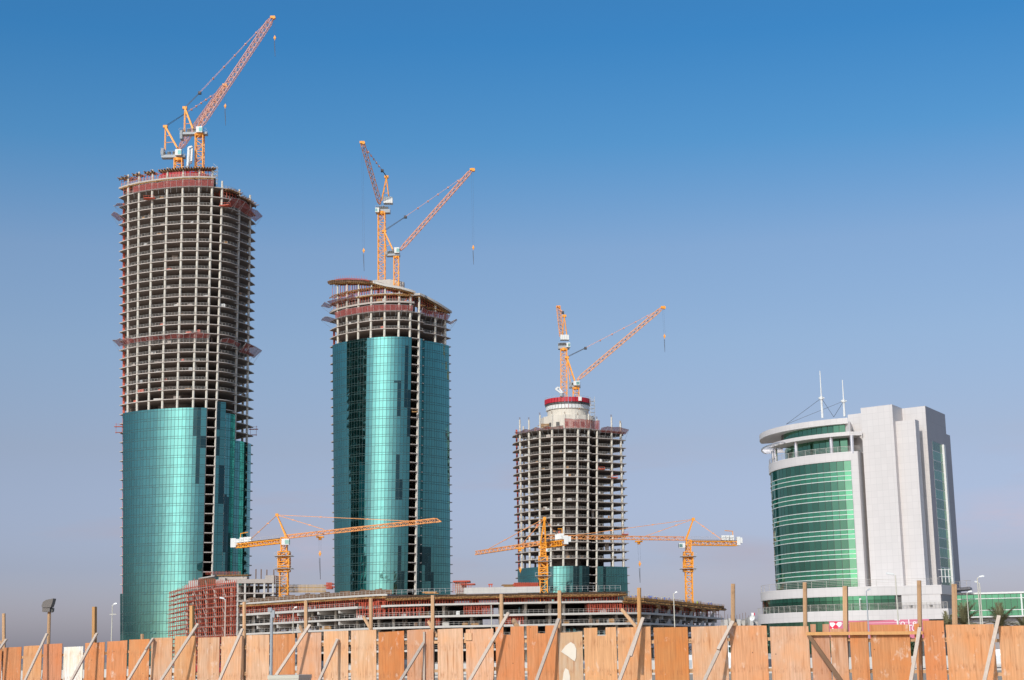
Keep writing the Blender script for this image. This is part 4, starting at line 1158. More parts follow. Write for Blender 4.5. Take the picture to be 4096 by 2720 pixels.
# odds and ends standing on the decks
mb = MB(); 
for i in range(42):
    px = 1108 + i * 4.7; a = W(px, 2371, 560); b = W(px, 2338 + random.uniform(-1, 1), 560); mb.bar(a, b, .26, .2)
a = W(1105, 2350, 560.2); b = W(1305, 2350, 560.2); mb.bar(a, b, .15, .3); a = W(1105, 2365, 560.2); b = W(1305, 2365, 560.2); mb.bar(a, b, .15, .3)
prop(mb.build('timber_wall_form', M['yellowt'], loc=W(1200, 2372, 560)), 'wall form of upright yellow timbers standing behind the left deck edge', 'formwork')
def pileof(name, label, x0, x1, y0, y1, Y, mat, cat, n=5, red=False):
    mb = MB(); a = W(x0, y1, Y)
    dz = (W(x0, y0, Y).z - a.z) / n
    for k in range(n):
        p = W(x0, y1, Y); q = W(x1, y1, Y); sh = random.uniform(-1, 1)
        mb.hexa([p + Vector((sh, 0, k * dz)), q + Vector((sh, 0, k * dz)), q + Vector((sh, 3, k * dz)), p + Vector((sh, 3, k * dz))], [p + Vector((sh, 0, (k + .8) * dz)), q + Vector((sh, 0, (k + .8) * dz)), q + Vector((sh, 3, (k + .8) * dz)), p + Vector((sh, 3, (k + .8) * dz))])
    if red:
        for i in range(14):
            p = W(x0 + (x1 - x0) * i / 13, y1, Y - .4); mb.bar(p, p + Vector((0, 0, n * dz * 1.1)), .12)
    return prop(mb.build(name, M[mat], loc=a), label, cat)
pileof('formwork_stack', 'ragged stack of red wall forms left of the lowest tower base', 2060, 2160, 2330, 2348, 600, 'prop', 'formwork', 4, True)
pileof('timber_stack', 'flat timber stack beside the red forms near the lowest tower', 2015, 2068, 2337, 2347, 602, 'ochre', 'timber', 4)
pileof('timber_stack', 'pale timber bundle on the deck in front of the middle tower glass', 1697, 1752, 2366, 2374, 500, 'beam', 'timber', 3)
pileof('formwork_stack', 'small red form block left of the middle tower foot', 1305, 1328, 2332, 2356, 590, 'prop', 'formwork', 4, True)
mb = MB()
for i in range(30):
    p = pf(955 + 20 * i, 0, 2.2); q = pf(975 + 20 * i, 0, 2.2); za_, zb_ = zAf(955 + 20 * i), zAf(975 + 20 * i); h = 1.5 + .25 * math.sin(i * 1.7)
    mb.hexa([Vector((p.x, p.y, za_)), Vector((q.x, q.y, zb_)), Vector((q.x, q.y + .3, zb_)), Vector((p.x, p.y + .3, za_))], [Vector((p.x, p.y, za_ + h)), Vector((q.x, q.y, zb_ + h)), Vector((q.x, q.y + .3, zb_ + h)), Vector((p.x, p.y + .3, za_ + h))])
mb.build('rebar_mat', M['brown'], rp)
random.seed(21)
for i in range(34):
    px = random.uniform(970, 2800); lv = random.choice((ZC, ZD, ZD)); p = pf(px, lv, random.uniform(1.2, 4)); mb = MB(); w = random.uniform(.8, 2.4); h = random.uniform(.4, 1.3)
    mb.box((p.x, p.y, lv + h / 2), (w, 1.2, h)); mb.box((p.x + .1, p.y, lv + h + .06), (w * .8, 1.0, .12)); mb.build('material_pile', M[random.choice(('ochre', 'brown', 'pale', 'galv', 'offwhite'))], rp)
# concrete parapet and small structures on the roof level behind
def block(x0, x1, y0, y1, Y, dep, mat, name, label, cat):
    mb = MB(); boxpx(mb, x0, x1, y0, y1, Y, dep); return prop(mb.build(name, M[mat], loc=W((x0 + x1) / 2, y1, Y)), label, cat)
block(1856, 2160, 2348, 2372, 505, 1, 'pale', 'parapet_wall', 'pale concrete parapet between the middle and lowest towers', 'wall')
st = thing('plant_room', W(1852, 2372, 600), 'small scaffolded plant room under construction right of the middle tower', 'building')
mb = MB(); boxpx(mb, 1822, 1862, 2328, 2375, 600, 10); mb.build('wall', M['slab'], st)
mb = MB(); boxpx(mb, 1812, 1880, 2322, 2327, 599, 11); boxpx(mb, 1842, 1900, 2334, 2338, 598, 8); mb.build('formwork_deck', M['prop'], st)
mb = MB()
for i in range(9): a = W(1812 + i * 9, 2372, 597); b = W(1812 + i * 9, 2325 if i < 7 else 2336, 597); mb.bar(a, b, .16)
for y in (2340, 2352, 2362): mb.bar(W(1812, y, 597), W(1885, y, 597), .14)
mb.build('scaffold_poles', M['scaf'], st)
mb = MB()
for x in (1957, 1967): mb.bar(W(x, 2349, 560), W(x, 2337, 560), .3)
mb.bar(W(1953, 2338, 560), W(1971, 2337, 560), .4); prop(mb.build('trestle', M['prop'], loc=W(1962, 2349, 560)), 'red steel trestle standing on the concrete parapet roof', 'trestle')

# ------------------------------------------------------------------ annex on the left: framed block and curved scaffolded block
ra = thing('annex_building', W(1000, 2400, 548), 'pale concrete frame block with square bays rising above the left end of the low building', 'building')
Ya = 549
def azs(y): return W(945, y, Ya).z
zt, z1a, z2a, z3a = azs(2334), azs(2373), azs(2330), azs(2400)
def adir(px): return along(W(945, 2373, Ya), (1, .22, 0), px)
def apt(px, z, off=0): p = adir(px); return Vector((p.x, p.y + off, z))
ztop = azs(2332)
mb = MB(); 
def aslab(pa, pb, z0, z1, dep=12, off=0, mat='slab', name='floor_slab'):
    mb = MB(); p, q = apt(pa, 0, off), apt(pb, 0, off)
    mb.prism([(p.x, p.y), (q.x, q.y), (q.x + 1, q.y + dep), (p.x + 1, p.y + dep)], z0, z1); return mb.build(name, M[mat], ra)
aslab(945, 1095, azs(2333), azs(2317)); aslab(1060, 1095, azs(2317), azs(2302)); aslab(945, 1095, azs(2376), azs(2371)); aslab(945, 1095, azs(2407), azs(2402))
for px in (949, 979, 1017, 1056, 1091):
    mb = MB(); p = apt(px, 0, .2); mb.box((p.x, p.y + .3, (azs(2333) + 0) / 2), (.62, .62, azs(2333))); mb.build('column', M['pale'], ra)
    p = apt(px, 0, 9); mb = MB(); mb.box((p.x, p.y, azs(2333) / 2), (.6, .6, azs(2333))); mb.build('column', M['pale'], ra)
aslab(960, 1050, 0, azs(2376), 1, 10.5, 'core', 'rear_wall')
for px in (1019, 1040, 1063, 1091): mb = MB(); p = apt(px, 0, 2); mb.bar((p.x, p.y, azs(2315)), (p.x, p.y, azs(2272 + (px % 7))), .32); mb.build('starter_column', M['brown'], ra)
mb = MB(); p = apt(1101, 0)
for dx in (0, 2.2):
    mb.bar((p.x + dx, p.y, azs(2350)), (p.x + dx, p.y, azs(2298)), .12)
for k in range(7): mb.bar((p.x, p.y, azs(2345 - 7 * k)), (p.x + 2.2, p.y, azs(2345 - 7 * k)), .12)
mb.build('access_tower', M['galv'], ra)
# curved block wrapped in red scaffold
rc = thing('annex_building', W(820, 2500, 560), 'curved concrete block wrapped in red scaffolding in front of the leftmost tower', 'building')
SC = [(684, 628), (700, 612), (735, 592), (790, 575), (860, 560), (945, 549)]
def sY(px): return interp(SC, px)
def sp(px, z, off=0):
    Y = sY(px); x = XatZ(px, Y, 20.0)
    a = Vector((XatZ(px - 8, sY(px - 8), 20), sY(px - 8))); b = Vector((XatZ(px + 8, sY(px + 8), 20), sY(px + 8))); t = (b - a).normalized()
    return Vector((x - t.y * off, Y + t.x * off, z))
zl = [azs(2373 + 27 + 38 * k) for k in range(-1, 4)]
zl = [q for q in zl]
zz0 = azs(2340); lev = []
q = zz0
while q > .5: lev.append(q); q -= 3.25
for z in lev:
    mb = MB(); xs = [705 + 240 * i / 14 for i in range(15)]
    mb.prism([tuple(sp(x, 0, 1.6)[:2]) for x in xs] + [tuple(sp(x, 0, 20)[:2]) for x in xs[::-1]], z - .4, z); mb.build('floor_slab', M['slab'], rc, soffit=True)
for px in (722, 745, 772, 800, 832, 866, 900, 930):
    mb = MB(); p = sp(px, 0, 2.6); mb.tube((p.x, p.y, 0), (p.x, p.y, zz0), .5); mb.build('column', M['column'], rc)
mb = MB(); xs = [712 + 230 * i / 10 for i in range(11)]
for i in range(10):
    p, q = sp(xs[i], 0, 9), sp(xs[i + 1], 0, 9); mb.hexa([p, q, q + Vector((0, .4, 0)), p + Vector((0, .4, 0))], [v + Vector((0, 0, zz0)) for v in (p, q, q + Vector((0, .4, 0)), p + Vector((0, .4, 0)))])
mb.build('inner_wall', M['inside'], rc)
def crown(x0, x1, ya, yb, yc, yd, mat, name, off=1.4, th=1):
    """wall band between rows (ya..yb) at x0 and (yc..yd) at x1"""
    mb = MB(); n = 6
    for i in range(n):
        P = []
        for t in (i / n, (i + 1) / n):
            x = x0 + (x1 - x0) * t; p = sp(x, 0, off); lo = W(x, yb + (yd - yb) * t, p.y).z; hi = W(x, ya + (yc - ya) * t, p.y).z; P.append((p, lo, hi))
        (p, l0, h0), (q, l1, h1) = P; o = Vector((.3, th, 0))
        mb.hexa([Vector((p.x, p.y, l0)), Vector((q.x, q.y, l1)), Vector((q.x, q.y, l1)) + o, Vector((p.x, p.y, l0)) + o], [Vector((p.x, p.y, h0)), Vector((q.x, q.y, h1)), Vector((q.x, q.y, h1)) + o, Vector((p.x, p.y, h0)) + o])
    return mb.build(name, M[mat], rc)
crown(736, 776, 2323, 2359, 2321, 2356, 'pale', 'curved_wall'); crown(722, 738, 2342, 2360, 2340, 2358, 'pale', 'curved_wall')
crown(876, 946, 2325, 2338, 2316, 2330, 'pale', 'parapet'); crown(840, 980, 2306, 2322, 2306, 2316, 'slab', 'roof_edge', 3, 3); crown(838, 985, 2300, 2304, 2298, 2302, 'ochre', 'roof_formwork', 2.4, 5)
crown(778, 842, 2312, 2317, 2301, 2306, 'rail', 'roof_edge', 1.2, 5); crown(780, 842, 2352, 2356, 2342, 2346, 'pale', 'ledge', .8, 3); crown(838, 880, 2320, 2345, 2312, 2340, 'slab', 'curved_wall', 1.8)
mb = MB()
for i in range(26): 
    mb = MB(); x = 782 + i * 2.5; p = sp(x, 0, 1.8); mb.bar((p.x, p.y, W(x, 2350, p.y).z), (p.x - .8, p.y + .3, W(x, 2312, p.y).z), .15); mb.build('raking_prop', M['brown'], rc)
mb = MB()
for i in range(30):
    x = 800 + i * 6; p = sp(min(x, 945), 0, 2); h = W(x, 2300, p.y).z; mb.bar((p.x, p.y, h), (p.x, p.y, h + 1.3), .1)
    if i: mb.bar((pq.x, pq.y, pq.z + .7), (p.x, p.y, h + .7), .08)
    pq = Vector((p.x, p.y, h))
mb.build('roof_starter_bars', M['scaf'], rc)
# the scaffold itself
sc = thing('scaffolding', sp(800, 0, -1), 'dense rust red tube scaffolding hugging the curved block beside the leftmost tower', 'scaffolding')
stand = MB(); led = MB(); brc = MB(); bo = MB(); zs_ = []
q = .0
while q < zz0 + 2: zs_.append(q); q += 1.62
xs = [686 + 259 * i / 34 for i in range(35)]
for row, off in enumerate((-.9, .5)):
    for i, x in enumerate(xs):
        top = W(x, interp([(686, 2372), (730, 2355), (780, 2322), (945, 2326)], x) - random.uniform(0, 9), sY(x)).z
        p = sp(x, 0, off); stand.bar(p, (p.x, p.y, top), .17)
        if i:
            for k, z in enumerate(zs_[1:]):
                if z < top: led.bar(sp(xs[i - 1], z, off), sp(x, z, off), .17)
            if i % 5 == 0 and row == 0:
                k = 0
                while (k + 1) * 3.25 < top: _b = MB(); _b.bar(sp(x, k * 3.25, -1), sp(xs[i - 2 if k % 2 else i - 1], (k + 1) * 3.25, -1), .12); _b.build('diagonal_brace', M['rail'], sc); k += 1
for i, x in enumerate(xs):
    for z in zs_[1:]:
        if z < W(x, 2360, sY(x)).z: led.bar(sp(x, z, -1.3 - random.uniform(0, .5)), sp(x, z, .9), .12)
for i in range(34):
    for z in zs_[2::2]:
        if z < W(xs[i], 2360, sY(xs[i])).z and random.random() < .8: bo.hexa([sp(xs[i], z + .1, -.8), sp(xs[i + 1], z + .1, -.8), sp(xs[i + 1], z + .1, .4), sp(xs[i], z + .1, .4)], [sp(xs[i], z + .2, -.8), sp(xs[i + 1], z + .2, -.8), sp(xs[i + 1], z + .2, .4), sp(xs[i], z + .2, .4)])
stand.build('standard', M['scaf'], sc); led.build('ledger', M['scaf'], sc); brc.build('diagonal_brace', M['rail'], sc); bo.build('scaffold_board', M['brown'], sc)

# ------------------------------------------------------------------ finished green glass and white panel tower at right
r4 = thing('office_tower', (W(3560, 2340, 336).x, 336, 0), 'finished white panelled office tower with curved green glass front and twin roof masts, far right', 'building')
ad = Vector((.77, -.635, 0)).normalized(); bd = Vector((.5, .866, 0)); UP = Vector((0, 0, 1))
R4 = 22.1; AG0, AG1 = 160, 246.5
fp = W(3403, 1842, 330); cx4, cy4 = fp.x - R4 * math.cos(R(AG1)), 330 - R4 * math.sin(R(AG1))
def arc(r, z, a0, a1, n, cx=None, cy=None):
    cx = cx4 if cx is None else cx; cy = cy4 if cy is None else cy
    return [Vector((cx + r * math.cos(R(a0 + (a1 - a0) * i / n)), cy + r * math.sin(R(a0 + (a1 - a0) * i / n)), z)) for i in range(n + 1)]
zq = lambda y: W(3403, y, 330).z
zg_top = zq(1842); zpar = zq(1806); st_h = 4.02
def aat(px, r=None):
    r = r or R4
    return min(range(1600, 2600), key=lambda k: abs(proj((cx4 + r * math.cos(R(k / 10)), cy4 + r * math.sin(R(k / 10)), 45))[0] - px)) / 10
def band(name, r, z0, z1, a0, a1, mat, n=24, th=.4, cx=None, cy=None, parent=None, mesh=None):
    mb = mesh or MB(); A = arc(r, z0, a0, a1, n, cx, cy); B = arc(r - th, z0, a0, a1, n, cx, cy); L = 0; h = Vector((0, 0, z1 - z0))
    for i in range(n):
        mb.face([A[i], A[i + 1], A[i + 1] + h, A[i] + h], uv=[(L, z0), (L + (A[i + 1] - A[i]).length, z0), (L + (A[i + 1] - A[i]).length, z1), (L, z1)]); L += (A[i + 1] - A[i]).length
        mb.face([A[i] + h, A[i + 1] + h, B[i + 1] + h, B[i] + h]); mb.face([B[i], B[i + 1], A[i + 1], A[i]]); mb.face([B[i + 1], B[i], B[i] + h, B[i + 1] + h])
    for i in (0, n):
        q = [A[i], B[i], B[i] + h, A[i] + h]; mb.face(q if i == 0 else q[::-1])
    return None if mesh else mb.build(name, M[mat], parent or r4)
def arcglass(name, r, z0, z1, a0, a1, mat, n, cx=None, cy=None, parent=None):
    mb = MB(); A = arc(r, z0, a0, a1, n, cx, cy); h = Vector((0, 0, z1 - z0)); g = .045
    for i in range(n):
        t = (A[i + 1] - A[i]).normalized() * g; j = Vector((t.y, -t.x, 0)).normalized() * random.uniform(-.012, .012)
        mb.face([A[i] + t + j, A[i + 1] - t - j, A[i + 1] - t - j * .5 + h, A[i] + t + j * .5 + h])
    return mb.build(name, M[mat], parent or r4)
band('curtain_wall_frame', R4 - .08, 8, zg_top, AG0, AG1, 'darksteel', 40)
z = zg_top
while z > 12:
    arcglass('vision_glass', R4, z - 2.08, z - .05, AG0, AG1, 'green_dark', 22)
    arcglass('spandrel_glass', R4, z - 3.02, z - 2.17, AG0, AG1, 'green_light', 22)
    arcglass('spandrel_glass', R4, z - 3.98, z - 3.12, AG0, AG1, 'green_light', 22)
    mb = MB()
    for zz_, w in ((z - 2.125, .07), (z - 3.07, .11), (z - 4.02, .07)): band('', R4 + w, zz_ - .06, zz_ + .06, AG0, AG1 + .1, '', 30, w, mesh=mb)
    mb.build('horizontal_fin', M['offwhite'], r4); z -= st_h
band('parapet_band', R4 + .25, zg_top, zpar, AG0 - 4, AG1 + .5, 'white', 30, .6)
# straight end pier of the curved front
P0 = arc(R4 + .25, 0, AG1 + .2, AG1 + .2, 1)[0]; P1 = along(Vector((P0.x, P0.y, zpar)), (1, -.14, 0), 3430); P1.z = 0
def solid(pts, z0, z1, mat, name, parent=None):
    mb = MB(); mb.prism([(p[0], p[1]) for p in pts], z0, z1); return mb.build(name, M[mat], parent or r4)
P2 = P1 + bd * 9
solid([P0, P1, P2, P0 + Vector((0, 9, 0))], 6, zpar - .003, 'white', 'end_pier')
# floor plates: terrace, upper ring, roof disc
def disc(name, r, z0, z1, a0, a1, mat, extra, cx=None, cy=None, parent=None):
    mb = MB(); P = arc(r, 0, a0, a1, 32, cx, cy); mb.prism([(p.x, p.y) for p in P] + [(e[0], e[1]) for e in extra], z0, z1); return mb.build(name, M[mat], parent or r4)
back = [(P1.x + 2, P1.y), (P1.x + 4, cy4 + 6), (cx4 - 14, cy4 + 12)]
disc('terrace_slab', R4 - .3, zpar - .9, zpar - .35, AG0, AG1, 'pale', [(P1.x, P1.y + .5), (P1.x + 3, cy4 + 6), (cx4 - 14, cy4 + 10)])
zr0, zr1 = zq(1742), zq(1727)
arcglass('terrace_glass', R4 - 3.4, zpar - .3, zr0, 168, 243, 'green_dark', 15); band('glass_frame', R4 - 3.5, zpar - .3, zr0, 168, 246, 'darksteel', 20)
disc('canopy_ring', R4 + .35, zr0, zr1, 186, AG1, 'white', [(P1.x + 1.2, P1.y + .2), (P1.x + 1.2, P1.y + 6), (cx4 - 10, cy4 + 2)])
# open steel loop at the left end of the ring
mb = MB(); A = arc(R4 + 1.6, zr0 + .2, 156, 205, 16)
for i in range(16): mb.bar(A[i], A[i + 1], .22)
for i in range(0, 17, 2): mb.bar(A[i], arc(R4 - 3, zr0 + .2, 156 + 49 * i / 16, 170, 1)[0], .35, .2)
mb.build('canopy_loop', M['steelcol'], r4)
for a in (aat(3081, R4 - .9), aat(3101, R4 - .9), aat(3184, R4 - .9), aat(3324, R4 - .9), 0):
    if a: p = arc(R4 - .9, 0, a, a, 1)[0]
    else: p = along(Vector((P1.x - .6, P1.y + .5, zr0)), (1, 0, 0), 3406)
    mb = MB(); mb.tube((p.x, p.y, zpar - .4), (p.x, p.y, zr0), .42, 14); mb.build('terrace_column', M['steelcol'], r4, smooth=False)
def railing(name, pts, z, h=1.1, nb=4, parent=None, post=2):
    mb = MB()
    for i in range(len(pts) - 1):
        a = Vector((pts[i][0], pts[i][1], z)); b = Vector((pts[i + 1][0], pts[i + 1][1], z))
        for k in range(nb): mb.bar(a + UP * h * (k + 1) / nb, b + UP * h * (k + 1) / nb, .07 if k == nb - 1 else .04)
        if i % post == 0: mb.bar(a, a + UP * h, .07)
    return mb.build(name, M['rail'], parent or r4)
railing('terrace_rail', arc(R4 + .1, 0, 160, AG1, 26) + [P1 + Vector((.6, .3, 0))], zpar)
zd0, zd1 = zq(1690), zq(1667)
arcglass('clerestory_glass', R4 - 2.2, zr1, zd0 + .3, 190, 243, 'green_dark', 14); band('glass_frame', R4 - 2.3, zr1, zd0 + .3, 184, 246, 'darksteel', 20)
solid([arc(R4 - 2.2, 0, 243.1, 243.1, 1)[0], P1 + Vector((-1.0, 1.0, 0)), P1 + Vector((1, 8, 0)), (cx4, cy4)], zr1, zd0 + .3, 'white', 'clerestory_pier')
# oval roof disc: larger, shifted left
dR = 25.0; tipL = W(3053, 1740, 355); dcx = tipL.x + dR * .97; dcy = 354.0; dxe = W(3395, 1670, 330).x; dae = 360 - math.degrees(math.acos((dxe - dcx) / dR))
disc('roof_disc', dR, zd0, zd1, 160, dae, 'white', [(dxe + 1.2, cy4 - 8), (dxe + 2, cy4 + 8), (dcx - 14, cy4 + 8)], dcx, dcy)
for px, yt, yb, Ym in ((3281, 1483, 1672, 338), (3369, 1520, 1666, 340)):
    yk = yb; b = W(px + 9, yb, Ym); t = Vector((b.x, b.y, W(px, yt, Ym).z)); mb = MB(); zm = b.z + (t.z - b.z) * .42
    mb.tube(b, (b.x, b.y, zm), .26, 10, .22); mb.tube((b.x, b.y, zm), t, .15, 10, .09); mb.tube((b.x - .6, b.y, zm), (b.x + .6, b.y, zm), .16, 8); mb.tube((b.x, b.y, zm - .3), (b.x, b.y, zm + .3), .38, 10)
    mo = mb.build('roof_mast', M['offwhite'], r4)
    mb = MB(); c = Vector((b.x, b.y, zm))
    for q in ((3145, 1697, 345), (3335, 1668, 335), (3335, 1668, 342)): mb.bar(c, W(*q), .06)
    mb.build('stay_cable', M['rope'], mo)
# white boxes
B1 = W(3568, 1617, 326); zb1 = B1.z
B1L = along(B1, ad, 3442); B1R = along(B1, bd, 3608)
solid([B1L, B1, B1 + bd * 22, B1L + bd * 22], 5, zb1, 'white', 'lift_core')
B0 = along(B1L + bd * 3, ad, 3390); zb0 = zat(3437, 1644, B1L)
solid([B0, B1L + bd * 3 + ad * .5, B1L + bd * 16, B0 + bd * 12], 5, zb0, 'white', 'lift_core')
B2s = B1R.copy(); B2 = along(Vector((B2s.x, B2s.y, zb1)), ad, 3700); zb2 = zat(3700, 1623, B2); B2.z = zb2
B2E = along(B2, bd, 3779)
mb = MB(); 
solid([B2s - ad * 2, B2, B2E, B2s + bd * 18], 5, zb2 - .004, 'white', 'service_block')
solid([B2 + Vector((.03, -.02, 0)) + bd * .04, B2E + Vector((.03, -.02, 0)), B2E - ad * .3, B2 - ad * .3 + bd * .1], 5.5, zb2 - .02, 'greyp', 'shaded_side_sheet')  # grey sheet laid over the white side, shade put into its colour
zb3 = zat(3779, 1736, B2E); E2 = along(Vector((B2E.x, B2E.y, zb3)), bd, 3800)
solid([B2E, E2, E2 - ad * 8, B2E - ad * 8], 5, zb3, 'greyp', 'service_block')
S3 = along(Vector((B1.x, B1.y, zat(3580, 1682, B1))) + bd * .2, bd, 3582); P3 = along(S3, ad, 3660); zp3 = zat(3660, 1677, P3)
P3R = P3 + bd * 2.6
solid([S3, P3, P3R, S3 + bd * 3], 5.2, zp3, 'white', 'projecting_pier')
# green window strip in the side wall
wa = along(Vector((B2.x, B2.y, zat(3727, 1757, B2))), bd, 3727); wb = along(wa, bd, 3766); n_ = Vector((bd.y, -bd.x, 0))
ztw = wa.z; k = 0; z = ztw
mb = MB(); mb.hexa([wa + n_ * .05 - UP * (ztw - 8), wb + n_ * .05 - UP * (ztw - 8), wb - n_ * .2 - UP * (ztw - 8), wa - n_ * .2 - UP * (ztw - 8)][::1], [wa + n_ * .05, wb + n_ * .05, wb - n_ * .2, wa - n_ * .2]); mb.build('strip_window_frame', M['offwhite'], r4)
while z > 14:
    mb = MB(); nn = 5
    for i in range(nn):
        a = wa.lerp(wb, i / nn) + n_ * .07; b = wa.lerp(wb, (i + 1) / nn) + n_ * .07; g = (b - a).normalized() * .04
        mb.face([Vector((a.x, a.y, z - 1.85)) + g, Vector((b.x, b.y, z - 1.85)) - g, Vector((b.x, b.y, z)) - g, Vector((a.x, a.y, z)) + g])
    mb.build('strip_window', M['green_deep' if k % 2 == 0 else 'green_mid'], r4); z -= 2.01; k += 1
mb = MB(); e = along(wa, bd, 3772); mb.hexa([Vector((p.x, p.y, 8)) for p in (wb, wb + n_ * .5, e + n_ * .5, e)][::-1], [Vector((p.x, p.y, ztw)) for p in (wb, wb + n_ * .5, e + n_ * .5, e)][::-1]); mb.build('window_jamb', M['offwhite'], r4)
# base building
P5 = W(3758, 2343, 316); z5 = P5.z; a2 = Vector((.985, -.17, 0)).normalized()
R5 = 21.3; lx = W(3035, 2380, 342).x; c5x = lx + R5 * 1.02; c5y = 343
S5 = Vector((c5x + 2, 0, 0)); S5 = P5 - a2 * ((P5.x - c5x - 1.5) / a2.x); c5y = S5.y + R5 + .1
ybz = lambda y: W(3415, y, 321).z
zt5 = ybz(2349); zgb = ybz(2386); zgl = ybz(2443); zlb = ybz(2484); zlow = 1.0
def chain5(off, n=22, right=True):
    A = [Vector((c5x + (R5 + off) * math.cos(R(t)), c5y + (R5 + off) * math.sin(R(t)), 0)) for t in [168 + (264 - 168) * i / n for i in range(n + 1)]]
    e = P5 + Vector((0, -off, 0)); return A + [Vector((S5.x, S5.y - off, 0)), Vector((e.x + (off if right else 0), e.y, 0))]
def tier(name, off, z0, z1, mat, inset=None):
    c = chain5(off); mb = MB(); side = along(Vector((c[-1].x, c[-1].y, z1)), bd, 3809); q = [(p.x, p.y) for p in c] + [(side.x, side.y), (side.x - 4, side.y + 12), (c5x - 15, c5y + 14)]
    mb.prism(q, z0, z1); return mb.build(name, M[mat], r4)
tier('white_band', .3, zgb, zt5, 'white'); tier('base_core', -.25, 0.3, zgb + .01, 'darksteel'); tier('lower_white_band', 1.1, zlb, zgl, 'white'); tier('lower_core', .3, 0.2, zlb + .01, 'darksteel')
def gl5(name, off, z0, z1, px1, mats, n=46):
    c = chain5(off); tot = sum((c[i + 1] - c[i]).length for i in range(len(c) - 1)); L = 0; pts = []; step = 1.35; k = 0
    pos = 0
    def at(s_):
        a = 0
        for i in range(len(c) - 1):
            l = (c[i + 1] - c[i]).length
            if s_ <= a + l: return c[i].lerp(c[i + 1], (s_ - a) / l)
            a += l
        return c[-1].copy()
    fr = MB(); s_ = 0
    rows = [(z0, z0 + (z1 - z0) * .33), (z0 + (z1 - z0) * .35, z0 + (z1 - z0) * .69), (z0 + (z1 - z0) * .71, z1)]
    for ri, (ra_, rb_) in enumerate(rows):
        mb = MB(); s_ = 0
        while s_ < tot - step:
            a, b = at(s_), at(s_ + step); s_ += step
            if proj(Vector((b.x, b.y, z1)))[0] > px1: break
            t = (b - a).normalized() * .04; mb.face([Vector((a.x, a.y, ra_)) + t, Vector((b.x, b.y, ra_)) - t, Vector((b.x, b.y, rb_)) - t, Vector((a.x, a.y, rb_)) + t])
        mb.build(name, M[mats[ri]], r4)
gl5('window_band', .0, zgl + .02, zgb - .02, 3604, ('green_deep', 'green_deep', 'green_mid'))
gl5('ground_floor_glass', .55, 1.0, zlb - .02, 3320, ('green_dark', 'green_dark', 'green_dark'))
# white wall that closes the window band to the right
q = along(Vector((P5.x, P5.y + .02, zgb)), -a2, 3605)
solid([q + Vector((0, -.2, 0)), P5 + Vector((.05, -.2, 0)), P5 + Vector((.05, 1, 0)), q + Vector((0, 1, 0))], zgl, zgb - .003, 'white', 'base_wall')
sd = along(Vector((P5.x + .1, P5.y, zgb)), bd, 3809)
solid([P5 + Vector((.35, .3, 0)), sd + Vector((.1, 0, 0)), sd - Vector((1, 0, 0)), P5 + Vector((-.2, .8, 0))], zgl + .01, zt5 - .03, 'greyp', 'shaded_base_sheet')  # shade on the base's right side, done as a grey sheet
dq = along(Vector((P5.x, P5.y - .25, zgb)), -a2, 3449)
mb = MB(); mb.box((dq.x, dq.y, (zgl + zgb) / 2 - .6), (1.35, .2, 3.1)); mb.build('door_frame', M['offwhite'], r4)
mb = MB(); mb.box((dq.x, dq.y - .12, (zgl + zgb) / 2 - .3), (1.0, .06, 1.9)); mb.build('door_glass', M['green_dark'], r4)
railing('roof_rail', chain5(.1), zt5, 1.3, 4); c = chain5(1.0); railing('gallery_rail', c[:-1] + [c[-2].lerp(c[-1], t) for t in [i / 12 for i in range(1, 13)]] + [along(c[-1] + Vector((.2, 0, zgl)), bd, 3812)], zgl, 1.25, 5, post=1)
for px in (3645, 3725):
    mb = MB(); p = along(Vector((P5.x, P5.y - .3, zgl)), -a2, px); mb.box((p.x, p.y - .05, zgl + .6), (.5, .25, .35)); mb.build('wall_lamp', M['darksteel'], r4)
for i in range(4):
    mb = MB(); p = W(3755 + i * 14, 2330, 330); mb.bar(p, p + UP * 2.8, .14); mb.bar(p + UP * 2.6, p + UP * 2.6 + Vector((.9, .3, 0)), .12); mb.bar(p + UP * 1.2, p + UP * 1.2 + Vector((.9, .3, 0)), .12); mb.build('maintenance_frame', M['offwhite'], r4)
# banner on the lower wall
bq = along(Vector((P5.x, P5.y - 1.35, zlb)), -a2, 3316); bq2 = along(Vector((P5.x, P5.y - 1.35, zlb)), -a2, 3716)
rbn = thing('banner', (bq.x, bq.y, zlb - 2), 'long pink banner with white and red emblem and white lettering under the office tower balcony', 'banner')
Lb = (bq2 - bq).length; bt = (bq2 - bq).normalized(); 
def bp(s_, h, o=0.0): p = bq + bt * s_ + Vector((0, -o, 0)); return Vector((p.x, p.y, zlb + .02 - h))
mb = MB(); mb.hexa([bp(0, 3.6), bp(Lb, 3.6), bp(Lb, 3.6, -.06), bp(0, 3.6, -.06)], [bp(0, 0), bp(Lb, 0), bp(Lb, 0, -.06), bp(0, 0, -.06)]); mb.build('banner_sheet', M['pinkban'], rbn)
px2m = Lb / 400.0
def bpoly(pts, mat, name, o): 
    mb = MB(); mb.face([bp(x * px2m, y * px2m, o) for x, y in pts]); return mb.build(name, M[mat], rbn)
